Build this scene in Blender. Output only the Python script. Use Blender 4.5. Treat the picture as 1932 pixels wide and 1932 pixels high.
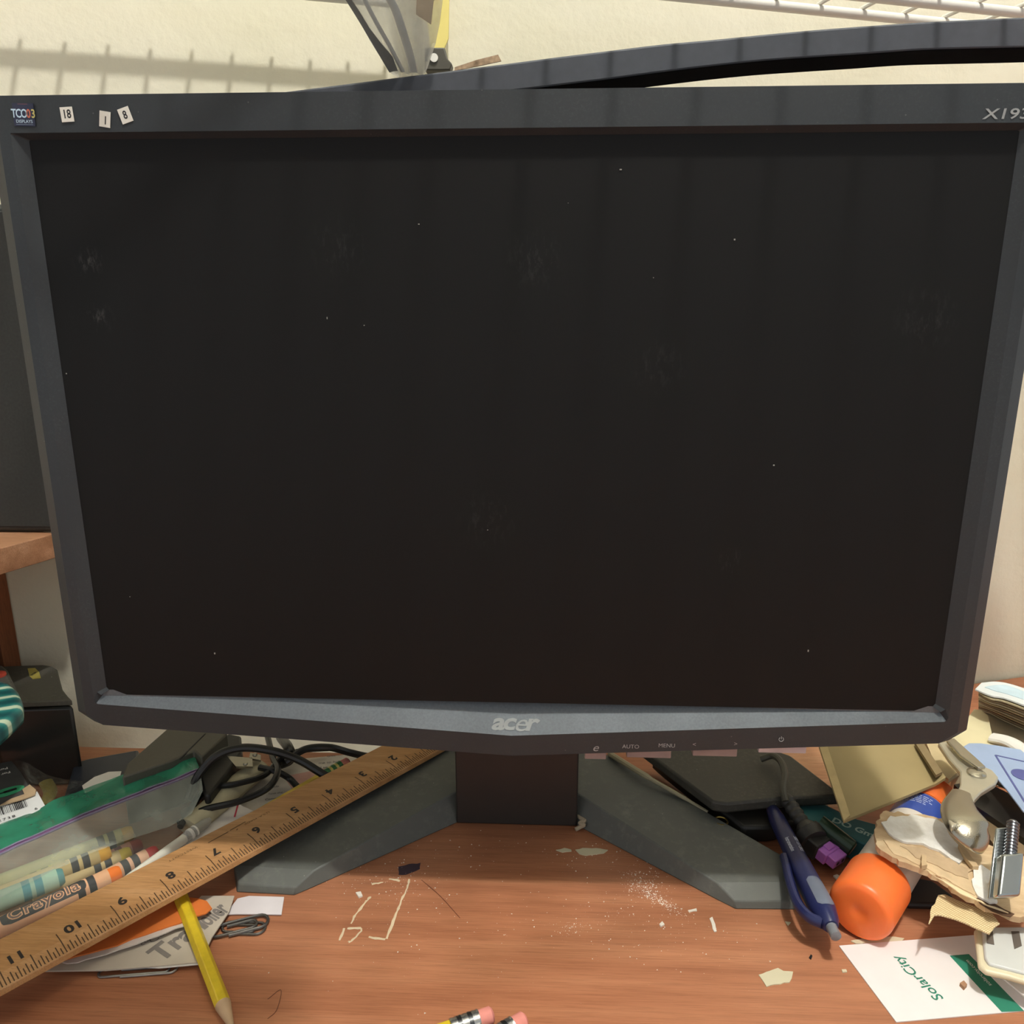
import bpy, bmesh, math, random
from mathutils import Vector, Matrix, Quaternion, noise
random.seed(7)
for o in list(bpy.data.objects): bpy.data.objects.remove(o, do_unlink=True)
scn = bpy.context.scene
COL = scn.collection
V = Vector
# ------------------------------------------------------------------ units: millimetres above the desk top; the desk top is 0.75 m up
S = 0.001; DESK = 750.0
def W(p): return V((p[0]*S, p[1]*S, (p[2]+DESK)*S))
# ------------------------------------------------------------------ camera
F = 1500.0
YAW, PITCH, ROLL = -0.044197, 0.254686, -0.000887
CAM = V((15.964, -354.35, 312.0))
fw = V((math.sin(YAW)*math.cos(PITCH), math.cos(YAW)*math.cos(PITCH), -math.sin(PITCH)))
rt = V((math.cos(YAW), -math.sin(YAW), 0)); up = rt.cross(fw)
rt2 = rt*math.cos(ROLL)+up*math.sin(ROLL); up2 = up*math.cos(ROLL)-rt*math.sin(ROLL)
cd = bpy.data.cameras.new('camera'); cam = bpy.data.objects.new('camera', cd); COL.objects.link(cam)
cd.sensor_width = 36; cd.lens = F/1932*36; cd.clip_start = 0.01
cam.matrix_world = Matrix.Translation(W(CAM)) @ Matrix((rt2, up2, -fw)).transposed().to_4x4()
scn.camera = cam
# world, lamp, exposure
wd = bpy.data.worlds.new('world'); scn.world = wd; wd.use_nodes = True
bg = wd.node_tree.nodes['Background']; bg.inputs[0].default_value = (0.96, 0.98, 1.0, 1); bg.inputs[1].default_value = 0.58
ld = bpy.data.lights.new('ceiling_lamp', 'POINT'); ld.energy = 66; ld.color = (1.0, 0.98, 0.94); ld.shadow_soft_size = 0.036
lamp = bpy.data.objects.new('ceiling_lamp', ld); COL.objects.link(lamp); lamp.location = W((250, -420, 1690))
scn.view_settings.view_transform = 'Standard'; scn.view_settings.look = 'None'
scn.view_settings.exposure = 0.0; scn.view_settings.gamma = 1.0; scn.view_settings.use_curve_mapping = False

# ------------------------------------------------------------------ measuring helpers: where a sight line of the photo meets a real plane
def ray(u, v): return rt2*((u-966)/F) - up2*((v-966)/F) + fw
def D(u, v, h=0.0):
    d = ray(u, v); return CAM + d*((h-CAM.z)/d.z)
def VY(u, v, y):
    d = ray(u, v); return CAM + d*((y-CAM.y)/d.y)
def RP(u, v, p0, n):
    d = ray(u, v); return CAM + d*((V(p0)-CAM).dot(V(n))/d.dot(V(n)))

# ------------------------------------------------------------------ materials
def srgb(c):
    return tuple(((x/255)/12.92 if x/255 <= .04045 else ((x/255+.055)/1.055)**2.4) for x in c)+(1,)
class NT:
    def __init__(s, name):
        s.m = bpy.data.materials.new(name); s.m.use_nodes = True; s.t = s.m.node_tree
        s.b = s.t.nodes['Principled BSDF']; s._co = None
    def n(s, typ, **k):
        x = s.t.nodes.new(typ)
        for a, b in k.items(): setattr(x, a, b)
        return x
    def l(s, a, b): s.t.links.new(a, b)
    def co(s, scale=(1, 1, 1), rot=(0, 0, 0)):
        if not s._co: s._co = s.n('ShaderNodeTexCoord')
        m = s.n('ShaderNodeMapping'); m.inputs['Scale'].default_value = scale; m.inputs['Rotation'].default_value = rot
        s.l(s._co.outputs['Object'], m.inputs[0]); return m.outputs[0]
    def noise(s, scale, detail=4, rough=.5, sc=(1, 1, 1), rot=(0, 0, 0)):
        x = s.n('ShaderNodeTexNoise'); x.inputs['Scale'].default_value = scale; x.inputs['Detail'].default_value = detail
        x.inputs['Roughness'].default_value = rough; s.l(s.co(sc, rot), x.inputs['Vector']); return x.outputs['Fac']
    def vor(s, scale):
        x = s.n('ShaderNodeTexVoronoi'); x.inputs['Scale'].default_value = scale; s.l(s.co(), x.inputs['Vector']); return x
    def ramp(s, fac, stops):
        r = s.n('ShaderNodeValToRGB'); e = r.color_ramp.elements
        e[0].position = stops[0][0]; e[0].color = stops[0][1]; e[1].position = stops[-1][0]; e[1].color = stops[-1][1]
        for p, c in stops[1:-1]: q = e.new(p); q.color = c
        s.l(fac, r.inputs[0]); return r.outputs[0]
    def mix(s, f, a, b, mode='MIX'):
        x = s.n('ShaderNodeMix', data_type='RGBA', blend_type=mode)
        for i, v in ((0, f), (6, a), (7, b)):
            if isinstance(v, (int, float, tuple)): x.inputs[i].default_value = v
            else: s.l(v, x.inputs[i])
        return x.outputs[2]
    def math(s, op, a, b=0.0):
        x = s.n('ShaderNodeMath', operation=op)
        for i, v in ((0, a), (1, b)):
            if isinstance(v, (int, float)): x.inputs[i].default_value = v
            else: s.l(v, x.inputs[i])
        return x.outputs[0]
    def bump(s, h, strength=.3, dist=.001):
        x = s.n('ShaderNodeBump'); x.inputs['Strength'].default_value = strength; x.inputs['Distance'].default_value = dist
        s.l(h, x.inputs['Height']); s.l(x.outputs[0], s.b.inputs['Normal'])
    def col(s, c):
        if isinstance(c, tuple): s.b.inputs['Base Color'].default_value = c
        else: s.l(c, s.b.inputs['Base Color'])
    def set(s, **k):
        for a, b in k.items(): s.b.inputs[a.replace('_', ' ')].default_value = b
_M = {}
def mat(name, c, rough=.5, metal=0, var=.12, scale=80, bump=0, spec=.5, **k):
    if name in _M: return _M[name]
    x = NT(name); c = srgb(c)
    dk = tuple(v*(1-var) for v in c[:3])+(1,); lt = tuple(min(1, v*(1+var)) for v in c[:3])+(1,)
    nz = x.noise(scale, 3)
    x.col(x.ramp(nz, [(.3, dk), (.7, lt)]))
    x.set(Roughness=rough, Metallic=metal); x.b.inputs['Specular IOR Level'].default_value = spec
    for a, b in k.items(): x.b.inputs[a.replace('_', ' ')].default_value = b
    if bump: x.bump(x.noise(scale*12, 2), bump, .0004)
    _M[name] = x.m; return x.m
def dusty(name, c, dust=(150, 148, 138), amount=.5, rough=.6, scale=400, bump=.15):
    if name in _M: return _M[name]
    x = NT(name); a = x.noise(scale, 5, .7); b = x.noise(25, 3)
    f = x.math('MULTIPLY', x.ramp(a, [(.50, (0, 0, 0, 1)), (.72, (1, 1, 1, 1))]), x.ramp(b, [(.35, (0.1, .1, .1, 1)), (.7, (1, 1, 1, 1))]))
    f = x.math('MULTIPLY', f, amount)
    v = x.vor(260); spk = x.ramp(v.outputs['Distance'], [(.05, (1, 1, 1, 1)), (.10, (0, 0, 0, 1))])
    sel = x.n('ShaderNodeSeparateColor'); x.l(v.outputs['Color'], sel.inputs[0])
    spk = x.math('MULTIPLY', spk, x.math('GREATER_THAN', sel.outputs[0], .90))
    spk = x.math('MULTIPLY', spk, min(1, amount*1.6))
    base = x.mix(f, srgb(c), srgb(dust)); x.col(x.mix(spk, base, srgb((205, 203, 192))))
    x.set(Roughness=rough); x.bump(x.noise(3000, 2), bump, .0002)
    _M[name] = x.m; return x.m
def wood(name, c1, c2, c3, sc=(1.2, 26, 26), rot=(0, 0, 0), rough=.45, fine=12, spec=.4):
    if name in _M: return _M[name]
    x = NT(name)
    a = x.noise(5, 6, .6, sc, rot); b = x.noise(fine*6, 4, .6, (sc[0]*.6, sc[1]*1.2, sc[2]), rot)
    base = x.ramp(a, [(.30, srgb(c1)), (.5, srgb(c2)), (.72, srgb(c3))])
    x.col(x.mix(x.math('MULTIPLY', x.ramp(b, [(.38, (1, 1, 1, 1)), (.55, (0, 0, 0, 1))]), .38), base, tuple(v*.55 for v in srgb(c1)[:3])+(1,)))
    x.set(Roughness=rough); x.b.inputs['Specular IOR Level'].default_value = spec
    x.bump(b, .1, .0002); _M[name] = x.m; return x.m
def film(name, c, alpha, rough=.25, spec=.6):
    if name in _M: return _M[name]
    x = NT(name); x.set(Roughness=rough); x.b.inputs['Specular IOR Level'].default_value = spec
    x.col(x.ramp(x.noise(30, 3), [(.3, srgb(tuple(v*.9 for v in c))), (.7, srgb(c))]))
    a = x.ramp(x.noise(60, 4), [(.3, (alpha*.75,)*3+(1,)), (.75, (min(1, alpha*1.3),)*3+(1,))])
    x.l(a, x.b.inputs['Alpha']); x.bump(x.noise(70, 3), .35, .002)
    _M[name] = x.m; return x.m

# ------------------------------------------------------------------ mesh helpers
class MB:
    def __init__(s): s.v = []; s.f = []; s.mi = []
    def add(s, vs, fs, mi=0):
        b = len(s.v); s.v += [V(p) for p in vs]
        for f in fs: s.f.append([b+i for i in f]); s.mi.append(mi)
        return s
    def prism(s, bot, top, mi=0):
        n = len(bot); b = list(bot)+list(top)
        return s.add(b, [list(range(n))[::-1], list(range(n, 2*n))]+[[i, (i+1) % n, n+(i+1) % n, n+i] for i in range(n)], mi)
    def box(s, x0, x1, y0, y1, z0, z1, mi=0):
        q = [(x0, y0), (x1, y0), (x1, y1), (x0, y1)]
        return s.prism([(a, b, z0) for a, b in q], [(a, b, z1) for a, b in q], mi)
    def obox(s, c, ax, ay, az, hx, hy, hz, mi=0):
        c, ax, ay, az = V(c), V(ax).normalized(), V(ay).normalized(), V(az).normalized()
        q = [(-1, -1), (1, -1), (1, 1), (-1, 1)]
        return s.prism([c+ax*hx*a+ay*hy*b-az*hz for a, b in q], [c+ax*hx*a+ay*hy*b+az*hz for a, b in q], mi)
    def tube(s, pts, r, n=10, mi=0, flat=1.0, caps=True):
        pts = [V(p) for p in pts]; m = len(pts); rs = r if isinstance(r, (list, tuple)) else [r]*m
        prev = None; base = len(s.v); vs = []
        for i, p in enumerate(pts):
            t = (pts[min(i+1, m-1)]-pts[max(i-1, 0)]).normalized()
            if prev is None:
                a = V((0, 0, 1)) if abs(t.z) < .9 else V((0, 1, 0)); x = t.cross(a).normalized()
            else: x = (prev-t*prev.dot(t)).normalized()
            prev = x; y = t.cross(x)
            for k in range(n):
                an = 2*math.pi*k/n; vs.append(p+x*math.cos(an)*rs[i]+y*math.sin(an)*rs[i]*flat)
        fs = [[i*n+k, i*n+(k+1) % n, (i+1)*n+(k+1) % n, (i+1)*n+k] for i in range(m-1) for k in range(n)]
        if caps: fs += [list(range(n))[::-1], [(m-1)*n+k for k in range(n)]]
        return s.add(vs, fs, mi)
    def lathe(s, p0, p1, prof, n=28, mis=None):
        # prof: list of (t_mm along axis, radius)
        p0, p1 = V(p0), V(p1); t = (p1-p0).normalized(); a = V((0, 0, 1)) if abs(t.z) < .9 else V((0, 1, 0))
        x = t.cross(a).normalized(); y = t.cross(x); vs = []
        for (q, r) in prof:
            for k in range(n):
                an = 2*math.pi*k/n; vs.append(p0+t*q+(x*math.cos(an)+y*math.sin(an))*r)
        b = len(s.v); s.v += vs
        for i in range(len(prof)-1):
            for k in range(n):
                s.f.append([b+i*n+k, b+i*n+(k+1) % n, b+(i+1)*n+(k+1) % n, b+(i+1)*n+k]); s.mi.append(mis[i] if mis else 0)
        s.f.append([b+k for k in range(n)][::-1]); s.mi.append(mis[0] if mis else 0)
        s.f.append([b+(len(prof)-1)*n+k for k in range(n)]); s.mi.append(mis[-1] if mis else 0)
        return s
    def grid(s, rows, mi=0, thick=0):
        m, n = len(rows), len(rows[0]); vs = [p for r in rows for p in r]
        fs = [[i*n+j, i*n+j+1, (i+1)*n+j+1, (i+1)*n+j] for i in range(m-1) for j in range(n-1)]
        if thick:
            k = m*n; vs = vs+[V(p)-V((0, 0, thick)) for p in vs]
            fs = [f[::-1] for f in fs]+[[a+k for a in f] for f in fs]
            edge = [j for j in range(n)]+[i*n+n-1 for i in range(1, m)]+[(m-1)*n+j for j in range(n-2, -1, -1)]+[i*n for i in range(m-2, 0, -1)]
            fs += [[edge[i], edge[(i+1) % len(edge)], edge[(i+1) % len(edge)]+k, edge[i]+k] for i in range(len(edge))]
        return s.add(vs, fs, mi)
    def text(s, txt, size, fn, mi=0, bold=0.0, shear=0.0, sx=1.0, align='CENTER', spacing=1.0, dense=0):
        cu = bpy.data.curves.new('t', 'FONT'); cu.body = txt; cu.size = 1; cu.offset = bold; cu.shear = shear
        cu.align_x = align; cu.align_y = 'CENTER'; cu.space_character = spacing; cu.resolution_u = 3
        ob = bpy.data.objects.new('t', cu); me = bpy.data.meshes.new_from_object(ob)
        if dense:
            bm = bmesh.new(); bm.from_mesh(me); bmesh.ops.triangulate(bm, faces=bm.faces[:])
            for _ in range(dense):
                bmesh.ops.subdivide_edges(bm, edges=[e for e in bm.edges if e.calc_length() > .09], cuts=1); bmesh.ops.triangulate(bm, faces=bm.faces[:])
            bm.to_mesh(me); bm.free()
        vs = [fn(v.co.x*size*sx, v.co.y*size) for v in me.vertices]; fs = [list(p.vertices) for p in me.polygons]
        bpy.data.objects.remove(ob); bpy.data.curves.remove(cu); bpy.data.meshes.remove(me)
        return s.add(vs, fs, mi)
WL = {}
def build(name, mb, mats, parent=None, base=None, smooth=True, bevel=0, seg=2, angle=35, sub=0):
    if not isinstance(mats, (list, tuple)): mats = [mats]
    if parent is not None: base = WL[parent.name]
    elif base is None:
        zs = min(v.z for v in mb.v); base = V((sum(v.x for v in mb.v)/len(mb.v), sum(v.y for v in mb.v)/len(mb.v), zs))
    me = bpy.data.meshes.new(name); me.from_pydata([tuple((v-base)*S) for v in mb.v], [], mb.f); me.update()
    for m in mats: me.materials.append(m)
    for p, i in zip(me.polygons, mb.mi): p.material_index = i; p.use_smooth = smooth
    if smooth: me.set_sharp_from_angle(angle=math.radians(angle))
    o = bpy.data.objects.new(name, me); COL.objects.link(o); WL[o.name] = V(base)
    if parent is not None: o.parent = parent
    else: o.location = W(base)
    if bevel:
        b = o.modifiers.new('bevel', 'BEVEL'); b.width = bevel*S; b.segments = seg; b.limit_method = 'ANGLE'; b.angle_limit = math.radians(30); b.harden_normals = False
    if sub: q = o.modifiers.new('sub', 'SUBSURF'); q.levels = sub; q.render_levels = sub
    return o
def tag(o, label, cat, group=None, kind=None):
    o['label'] = label; o['category'] = cat
    if group: o['group'] = group
    if kind: o['kind'] = kind
    return o
def thing(name, loc, label, cat, group=None):
    o = bpy.data.objects.new(name, None); COL.objects.link(o); o.empty_display_size = .01
    o.location = W(loc); WL[o.name] = V(loc); return tag(o, label, cat, group)
def plane_fn(o, ex, ey, lift=0.0):
    o, ex, ey = V(o), V(ex).normalized(), V(ey).normalized(); n = ex.cross(ey).normalized()*lift
    return lambda x, y: o+ex*x+ey*y+n
def poly(pts, h, mi=0, thick=1.0, mb=None):
    """flat sheet or slab: outline sight points on the plane h, with real thickness below it"""
    mb = mb or MB(); q = [D(p[0], p[1], p[2] if len(p) > 2 else h) for p in pts]
    a = sum((q[i].x*q[(i+1) % len(q)].y-q[(i+1) % len(q)].x*q[i].y) for i in range(len(q)))
    if a < 0: q = q[::-1]
    return mb.prism([p-V((0, 0, thick)) for p in q], q, mi)
def smooth_path(pts, k=8):
    pts = [V(p) for p in pts]; out = []
    P = [pts[0]*2-pts[1]]+pts+[pts[-1]*2-pts[-2]]
    for i in range(1, len(P)-2):
        for j in range(k):
            t = j/k; a, b, c, d = P[i-1], P[i], P[i+1], P[i+2]
            out.append(.5*((2*b)+(c-a)*t+(2*a-5*b+4*c-d)*t*t+(3*b-a-3*c+d)*t**3))
    return out+[pts[-1]]
def jag(pts, step, amp, seed=0):
    """roughen an outline given in mm points"""
    rnd = random.Random(seed); out = []
    for i, p in enumerate(pts):
        q = pts[(i+1) % len(pts)]; n = max(1, int((q-p).length/step))
        for k in range(n): out.append(p.lerp(q, k/n)+V((rnd.uniform(-amp, amp), rnd.uniform(-amp, amp), 0)))
    return out

BLACK = mat('ink_black', (28, 28, 30), .5)
WHITE = mat('paper_white', (232, 230, 222), .8, var=.03)

# ================================================================== SETTING
WD = V((math.cos(math.radians(17)), math.sin(math.radians(17)), 0)); WN = V((WD.y, -WD.x, 0))   # along the walls / towards the room
def struct(name, mb, m, smooth=False):
    o = build(name, mb, m, smooth=smooth); o['kind'] = 'structure'; return o
def wall_mat():
    x = NT('cream_wall_paint'); a = x.noise(9, 4); b = x.noise(160, 5, .6)
    x.col(x.ramp(a, [(.3, srgb((226, 221, 196))), (.7, srgb((234, 229, 208)))]))
    x.set(Roughness=.75); x.b.inputs['Specular IOR Level'].default_value = .3
    h = x.math('ADD', x.math('MULTIPLY', x.noise(45, 3), 1.5), b); x.bump(h, .3, .0016); return x.m
WM = wall_mat()
RAIL_H = 312+170
ra, rb = D(1461, 11, RAIL_H), D(1701, 37, RAIL_H)
rc = D(1700, 0, RAIL_H)
RB0 = ra - WN*32                                     # a point on the right wall
CORNER = RP(845, 60, RB0, WN); CORNER.z = 0
LW0 = V((-216, 211, 0))
LC = CORNER + (-WN)*((LW0-CORNER).dot(-WN)); LC.z = 0   # foot of the inner corner
def wallbox(name, a, b, back):
    mb = MB(); q = [V((a.x, a.y, 0)), V((b.x, b.y, 0)), V((b.x, b.y, 0))-WN*back, V((a.x, a.y, 0))-WN*back]
    mb.prism([p+V((0, 0, -DESK)) for p in q], [p+V((0, 0, 1750)) for p in q]); return struct(name, mb, WM)
wallbox('wall_left', LC-WD*1300, LC, 100)
wallbox('wall_back', CORNER, CORNER+WD*1600, (LC-CORNER).dot(-WN)+100)
mb = MB(); mb.box(-1500, 1700, -1500, 900, -DESK-60, -DESK); struct('floor', mb, wood('floor_wood', (92, 66, 44), (120, 88, 60), (138, 104, 74), (2, 12, 12)))
mb = MB(); mb.box(-1500, 1700, -1500, 900, 1750, 1810); struct('ceiling', mb, mat('ceiling_white', (228, 224, 210), .9, var=.03))

# ================================================================== DESK
desk = thing('desk', (0, -150, -DESK), 'cherry-coloured wood desk with reddish laminate top, scuffed and spattered with white dust', 'desk')
dm = NT('cherry_laminate')
a = dm.noise(5, 6, .62, (1.1, 17, 10), (0, 0, .03)); b = dm.noise(60, 5, .7, (.55, 22, 10), (0, 0, .03)); c = dm.noise(3.5, 3)
base = dm.ramp(a, [(.28, srgb((146, 92, 64))), (.5, srgb((170, 112, 80))), (.72, srgb((186, 130, 95)))])
base = dm.mix(dm.math('MULTIPLY', dm.ramp(b, [(.36, (1, 1, 1, 1)), (.52, (0, 0, 0, 1))]), .42), base, srgb((112, 66, 44)))
base = dm.mix(dm.math('MULTIPLY', dm.ramp(c, [(.4, (0, 0, 0, 1)), (.75, (1, 1, 1, 1))]), .25), base, srgb((194, 148, 118)))
dm.col(base); dm.set(Roughness=.38); dm.b.inputs['Specular IOR Level'].default_value = .35; dm.bump(b, .08, .0002)
DM = dm.m
def on_wall(p0, x): return p0.y+(x-p0.x)*math.tan(math.radians(17))
pts = [V((-700, -480, 0)), V((800, -480, 0)), V((800, on_wall(CORNER, 800)-4, 0)), V((CORNER.x+6, CORNER.y-3, 0)), V((CORNER.x-4, 150, 0)),
       V((-390, 150, 0)), V((-700, on_wall(LC, -700)-4, 0))]
mb = MB(); mb.prism([p-V((0, 0, 25)) for p in pts], pts); build('desktop', mb, DM, desk, smooth=False)
for x, y in ((-660, -440), (740, -440), (-660, -60), (740, 250)):
    mb = MB(); mb.box(x-22, x+22, y-22, y+22, -DESK, -25); build('leg', mb, DM, desk, smooth=False, bevel=2)

# ================================================================== MONITOR
BLK = dusty('monitor_black_plastic', (40, 45, 48), (120, 125, 125), .08, .5, 900, .12)
GLS = mat('monitor_silver_black_chamfer', (104, 110, 114), .36, .55, .1, 900, .25)
mon = thing('computer_monitor', (0, 60, 0), 'black widescreen computer monitor with a dark screen, standing centre on a V-shaped base', 'monitor')
bz = MB()
def loop(y, xo, zt, zb, zc, cx, cz, mid=True):
    return [V((-xo, y, zt)), V((0, y, zt)), V((xo, y, zt)), V((xo, y, zb+cz)), V((xo-cx, y, zb)), V((0, y, zc)), V((-xo+cx, y, zb)), V((-xo, y, zb+cz))]
loops = [loop(42, 212, 388, 112, 102, 8, 6), loop(18, 222, 397, 105, 94, 8, 6), loop(4, 222.3, 397.3, 105, 93.2, 8, 6), loop(-1.5, 215, 396.2, 106.5, 94.4, 8, 6),
         loop(-2, 209.5, 381.8, 118.4, 105.8, 1.5, 2)]
inner = [V((-209.5, -1.6, 381.8)), V((0, -1.6, 381.8)), V((209.5, -1.6, 381.8)), V((208.5, -1.6, 122.2)), V((206, -1.6, 121.6)), V((0, -1.6, 121.6)), V((-206, -1.6, 121.6)), V((-208.5, -1.6, 122.2))]
def strip(mb, A, B, mi=0):
    n = len(A); mb.add(A+B, [[i, (i+1) % n, n+(i+1) % n, n+i] for i in range(n)], mi)
for A, B in zip(loops[:3], loops[1:4]): strip(bz, A, B)
# front face, with the silver chamfer as its own part below the screen
L3, L4 = loops[3], loops[4]
strip(bz, L3, L4)
# step down to the screen
scr = [V((-204.2, 1.5, 379.6)), V((0, 1.5, 379.6)), V((204.2, 1.5, 379.6)), V((204.2, 1.5, 126)), V((203, 1.5, 124.5)), V((0, 1.5, 124.5)), V((-203, 1.5, 124.5)), V((-204.2, 1.5, 126))]
up1 = [V((-208, -1, 381.2)), V((0, -1, 381.2)), V((208, -1, 381.2)), V((208, -1, 124.4)), V((206, -1, 122.9)), V((0, -1, 122.9)), V((-206, -1, 122.9)), V((-208, -1, 124.4))]
bz.add(L4+up1, [[i, (i+1) % 8, 8+(i+1) % 8, 8+i] for i in (0, 1, 2, 7)])
bz.add(up1+scr, [[i, (i+1) % 8, 8+(i+1) % 8, 8+i] for i in (0, 1, 2, 3, 6, 7)])
for k in (1, -1):
    a, b, c, d, e_, f_ = V((k*209.5, -2, 120.4)), V((k*209, -2, 118.4)), V((k*207, 1.2, 121.3)), V((k*208, -1, 124.4)), V((k*204.5, 1.5, 124.6)), V((k*204.2, 1.5, 126))
    bz.add([a, b, c, d, e_, f_], [[0, 1, 2, 3], [3, 2, 4, 5]] if k < 0 else [[3, 2, 1, 0], [5, 4, 2, 3]])
bz.add([V(p) for p in loops[0]], [[0, 1, 2, 3, 4, 5, 6, 7][::-1]])
build('bezel', bz, BLK, mon, angle=20, bevel=.5)
ch = MB(); cl = [V((-209.4, -1.9, 118.6)), V((0, -1.9, 106.0)), V((209.4, -1.9, 118.6)), V((208.8, -.9, 122.3)), V((0, .4, 120.9)), V((-208.8, -.9, 122.3))]
# the chamfer: leans back and up, deepest in the middle
cl = [V((-209, -2.0, 118.4)), V((0, -2.0, 105.8)), V((209, -2.0, 118.4)), V((207, 1.2, 121.3)), V((0, 7.0, 120.2)), V((-207, 1.2, 121.3))]
ch.add(cl, [[0, 1, 4, 5], [1, 2, 3, 4]])
cl2 = [V((-207, 1.2, 121.3)), V((0, 7, 120.2)), V((207, 1.2, 121.3)), V((204.5, 1.5, 124.6)), V((0, 7.2, 124.6)), V((-204.5, 1.5, 124.6))]
ch.add(cl2, [[0, 1, 4, 5], [1, 2, 3, 4]])
o = build('lower_chamfer', ch, GLS, mon, angle=10); o['label'] = 'silvery grey chamfer strip below the screen'
# screen with dust specks and smears
x = NT('dark_matte_screen')
v = x.vor(75); se = x.n('ShaderNodeSeparateColor'); x.l(v.outputs['Color'], se.inputs[0])
spk = x.math('MULTIPLY', x.ramp(v.outputs['Distance'], [(.03, (1, 1, 1, 1)), (.07, (0, 0, 0, 1))]), x.math('GREATER_THAN', se.outputs[1], .93))
colr = x.mix(spk, srgb((12, 12, 11)), srgb((100, 112, 108)))
geo = x.n('ShaderNodeTexCoord')
for (u, vv, r, k) in ((168, 495, 26, .5), (188, 600, 22, .5), (90, 780, 20, .3), (640, 470, 60, .12), (1010, 490, 60, .15), (1380, 1060, 30, .22), (1245, 690, 60, .12), (1750, 600, 70, .13), (920, 980, 70, .12)):
    c = (VY(u, vv, 1.5)-V((0, 60, 0)))*S
    vm = x.n('ShaderNodeVectorMath', operation='DISTANCE'); x.l(geo.outputs['Object'], vm.inputs[0]); vm.inputs[1].default_value = c
    g = x.ramp(vm.outputs['Value'], [(0, (1, 1, 1, 1)), (min(.99, r*.23*S), (0, 0, 0, 1))])
    n = x.ramp(x.noise(260, 5, .75, (1.6, 1, .6)), [(.5, (0, 0, 0, 1)), (.68, (1, 1, 1, 1))])
    colr = x.mix(x.math('MULTIPLY', x.math('MULTIPLY', g, n), k*.6), colr, srgb((140, 140, 136)))
x.col(colr); x.set(Roughness=.55); x.b.inputs['Specular IOR Level'].default_value = .25
x.bump(x.noise(4000, 2), .05, .0001)
mb = MB(); mb.box(-206, 206, 1.6, 4, 122, 381); build('screen', mb, x.m, mon, smooth=False)
# rear shell, neck, base
mb = MB()
mb.prism([V((-175, 42, 130)), V((175, 42, 130)), V((175, 42, 365)), V((-175, 42, 365))], [V((-130, 66, 150)), V((130, 66, 150)), V((130, 66, 330)), V((-130, 66, 330))])
build('rear_cover', mb, BLK, mon, bevel=3, smooth=False)
NK = mat('neck_black_plastic', (50, 46, 43), .45, var=.05)
mb = MB(); mb.box(-37.8, 37.2, 73.5, 92, 0, 200); build('neck', mb, NK, mon, bevel=1)
BASE = dusty('base_black_plastic', (92, 95, 90), (150, 150, 138), .3, .55, 160, .2)
def base_leg(s):
    P = lambda u, v, h: V((s*D(u, v, h).x, D(u, v, h).y, h))
    top = [P(1090, 1497, 17), P(1352, 1665, 8.2), P(1385, 1700, 4.2), P(1500, 1700, 4.2), P(1512, 1664, 8.2), P(1474, 1613, 9.5), P(1143, 1423, 17.5), V((s*22, 150, 18)), V((s*22, 80, 18))]
    top[1].z = 8.2
    bot = [D(1088, 1558, 0), D(1350, 1697, 0), D(1388, 1716, 0), D(1504, 1717, 0), D(1514, 1676, 0), D(1476, 1626, 0), D(1145, 1440, 0)]
    bot = [V((s*p.x, p.y, 0)) for p in bot]+[V((s*22, 150, 0)), V((s*22, 80, 0))]
    mb = MB(); n = 9; vs = bot+top
    fs = [[n+i for i in (0, 1, 5, 6, 7, 8)], [n+1, n+4, n+5], [n+1, n+2, n+3, n+4], list(range(n))]+[[i, (i+1) % n, n+(i+1) % n, n+i] for i in range(n)]
    if s > 0: fs = [fs[0], fs[1], fs[2], fs[3][::-1]]+fs[4:]
    else: fs = [f[::-1] for f in fs[:3]]+[fs[3]]+[f[::-1] for f in fs[4:]]
    mb.add(vs, fs); return mb
for s in (1, -1): build('base_leg', base_leg(s), BASE, mon, angle=8, bevel=.7)
# buttons under the lower edge
BT = mat('button_grey', (150, 136, 134), .4, .1)
for (u0, u1, vt, vb, m) in ((1103, 1143, 1424, 1430, BT), (1182, 1265, 1421, 1428, BT), (1306, 1389, 1417, 1425, BT), (1430, 1519, 1409, 1419, mat('power_button_silver', (190, 186, 192), .3, .3))):
    a, b = VY(u0, vt, 3), VY(u1, vb, 3); mb = MB(); mb.box(a.x, b.x, 1.5, 9, b.z, a.z+3); build('button', mb, m, mon, bevel=.4, smooth=False)
# lettering
LET = mat('lettering_grey', (150, 152, 150), .5); LETD = mat('logo_silver', (150, 154, 152), .4, .2)
def bezel_text(name, txt, u, v, size, y, m=LET, **k):
    p = VY(u, v, y); mb = MB(); mb.text(txt, size, lambda a, b: V((p.x+a, y, p.z+b)), **k); return build(name, mb, m, mon, smooth=False)
yf = -2.15
bezel_text('lettering', 'AUTO', 1190, 1409, 3.0, yf, bold=.0); bezel_text('lettering', 'MENU', 1258, 1407, 3.0, yf)
bezel_text('lettering', '<', 1310, 1405, 3.2, yf); bezel_text('lettering', '>', 1388, 1404, 3.2, yf)
bezel_text('lettering', 'e', 1123, 1411, 6.0, yf, shear=.3, sx=1.1)
bezel_text('model_lettering', 'X193W', 1855, 216, 5.4, yf, align='LEFT', shear=.1, sx=1.5, bold=.012)
p = VY(1474, 1395, yf); mb = MB()
mb.tube([V((p.x+1.1*math.sin(t), yf, p.z+1.1*math.cos(t))) for t in [math.radians(35+290*i/20) for i in range(21)]], .16, 6)
mb.tube([V((p.x, yf, p.z+.1)), V((p.x, yf, p.z+1.5))], .16, 6); build('power_symbol', mb, LET, mon)
pl = VY(968, 1361, 2.2)
def on_ch(a, b):   # the chamfer's slope
    z = pl.z+b; return V((pl.x+a, -2.0+(z-105.8)/(120.2-105.8)*9.0-.35-abs(pl.x+a)*.02, z))
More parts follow.
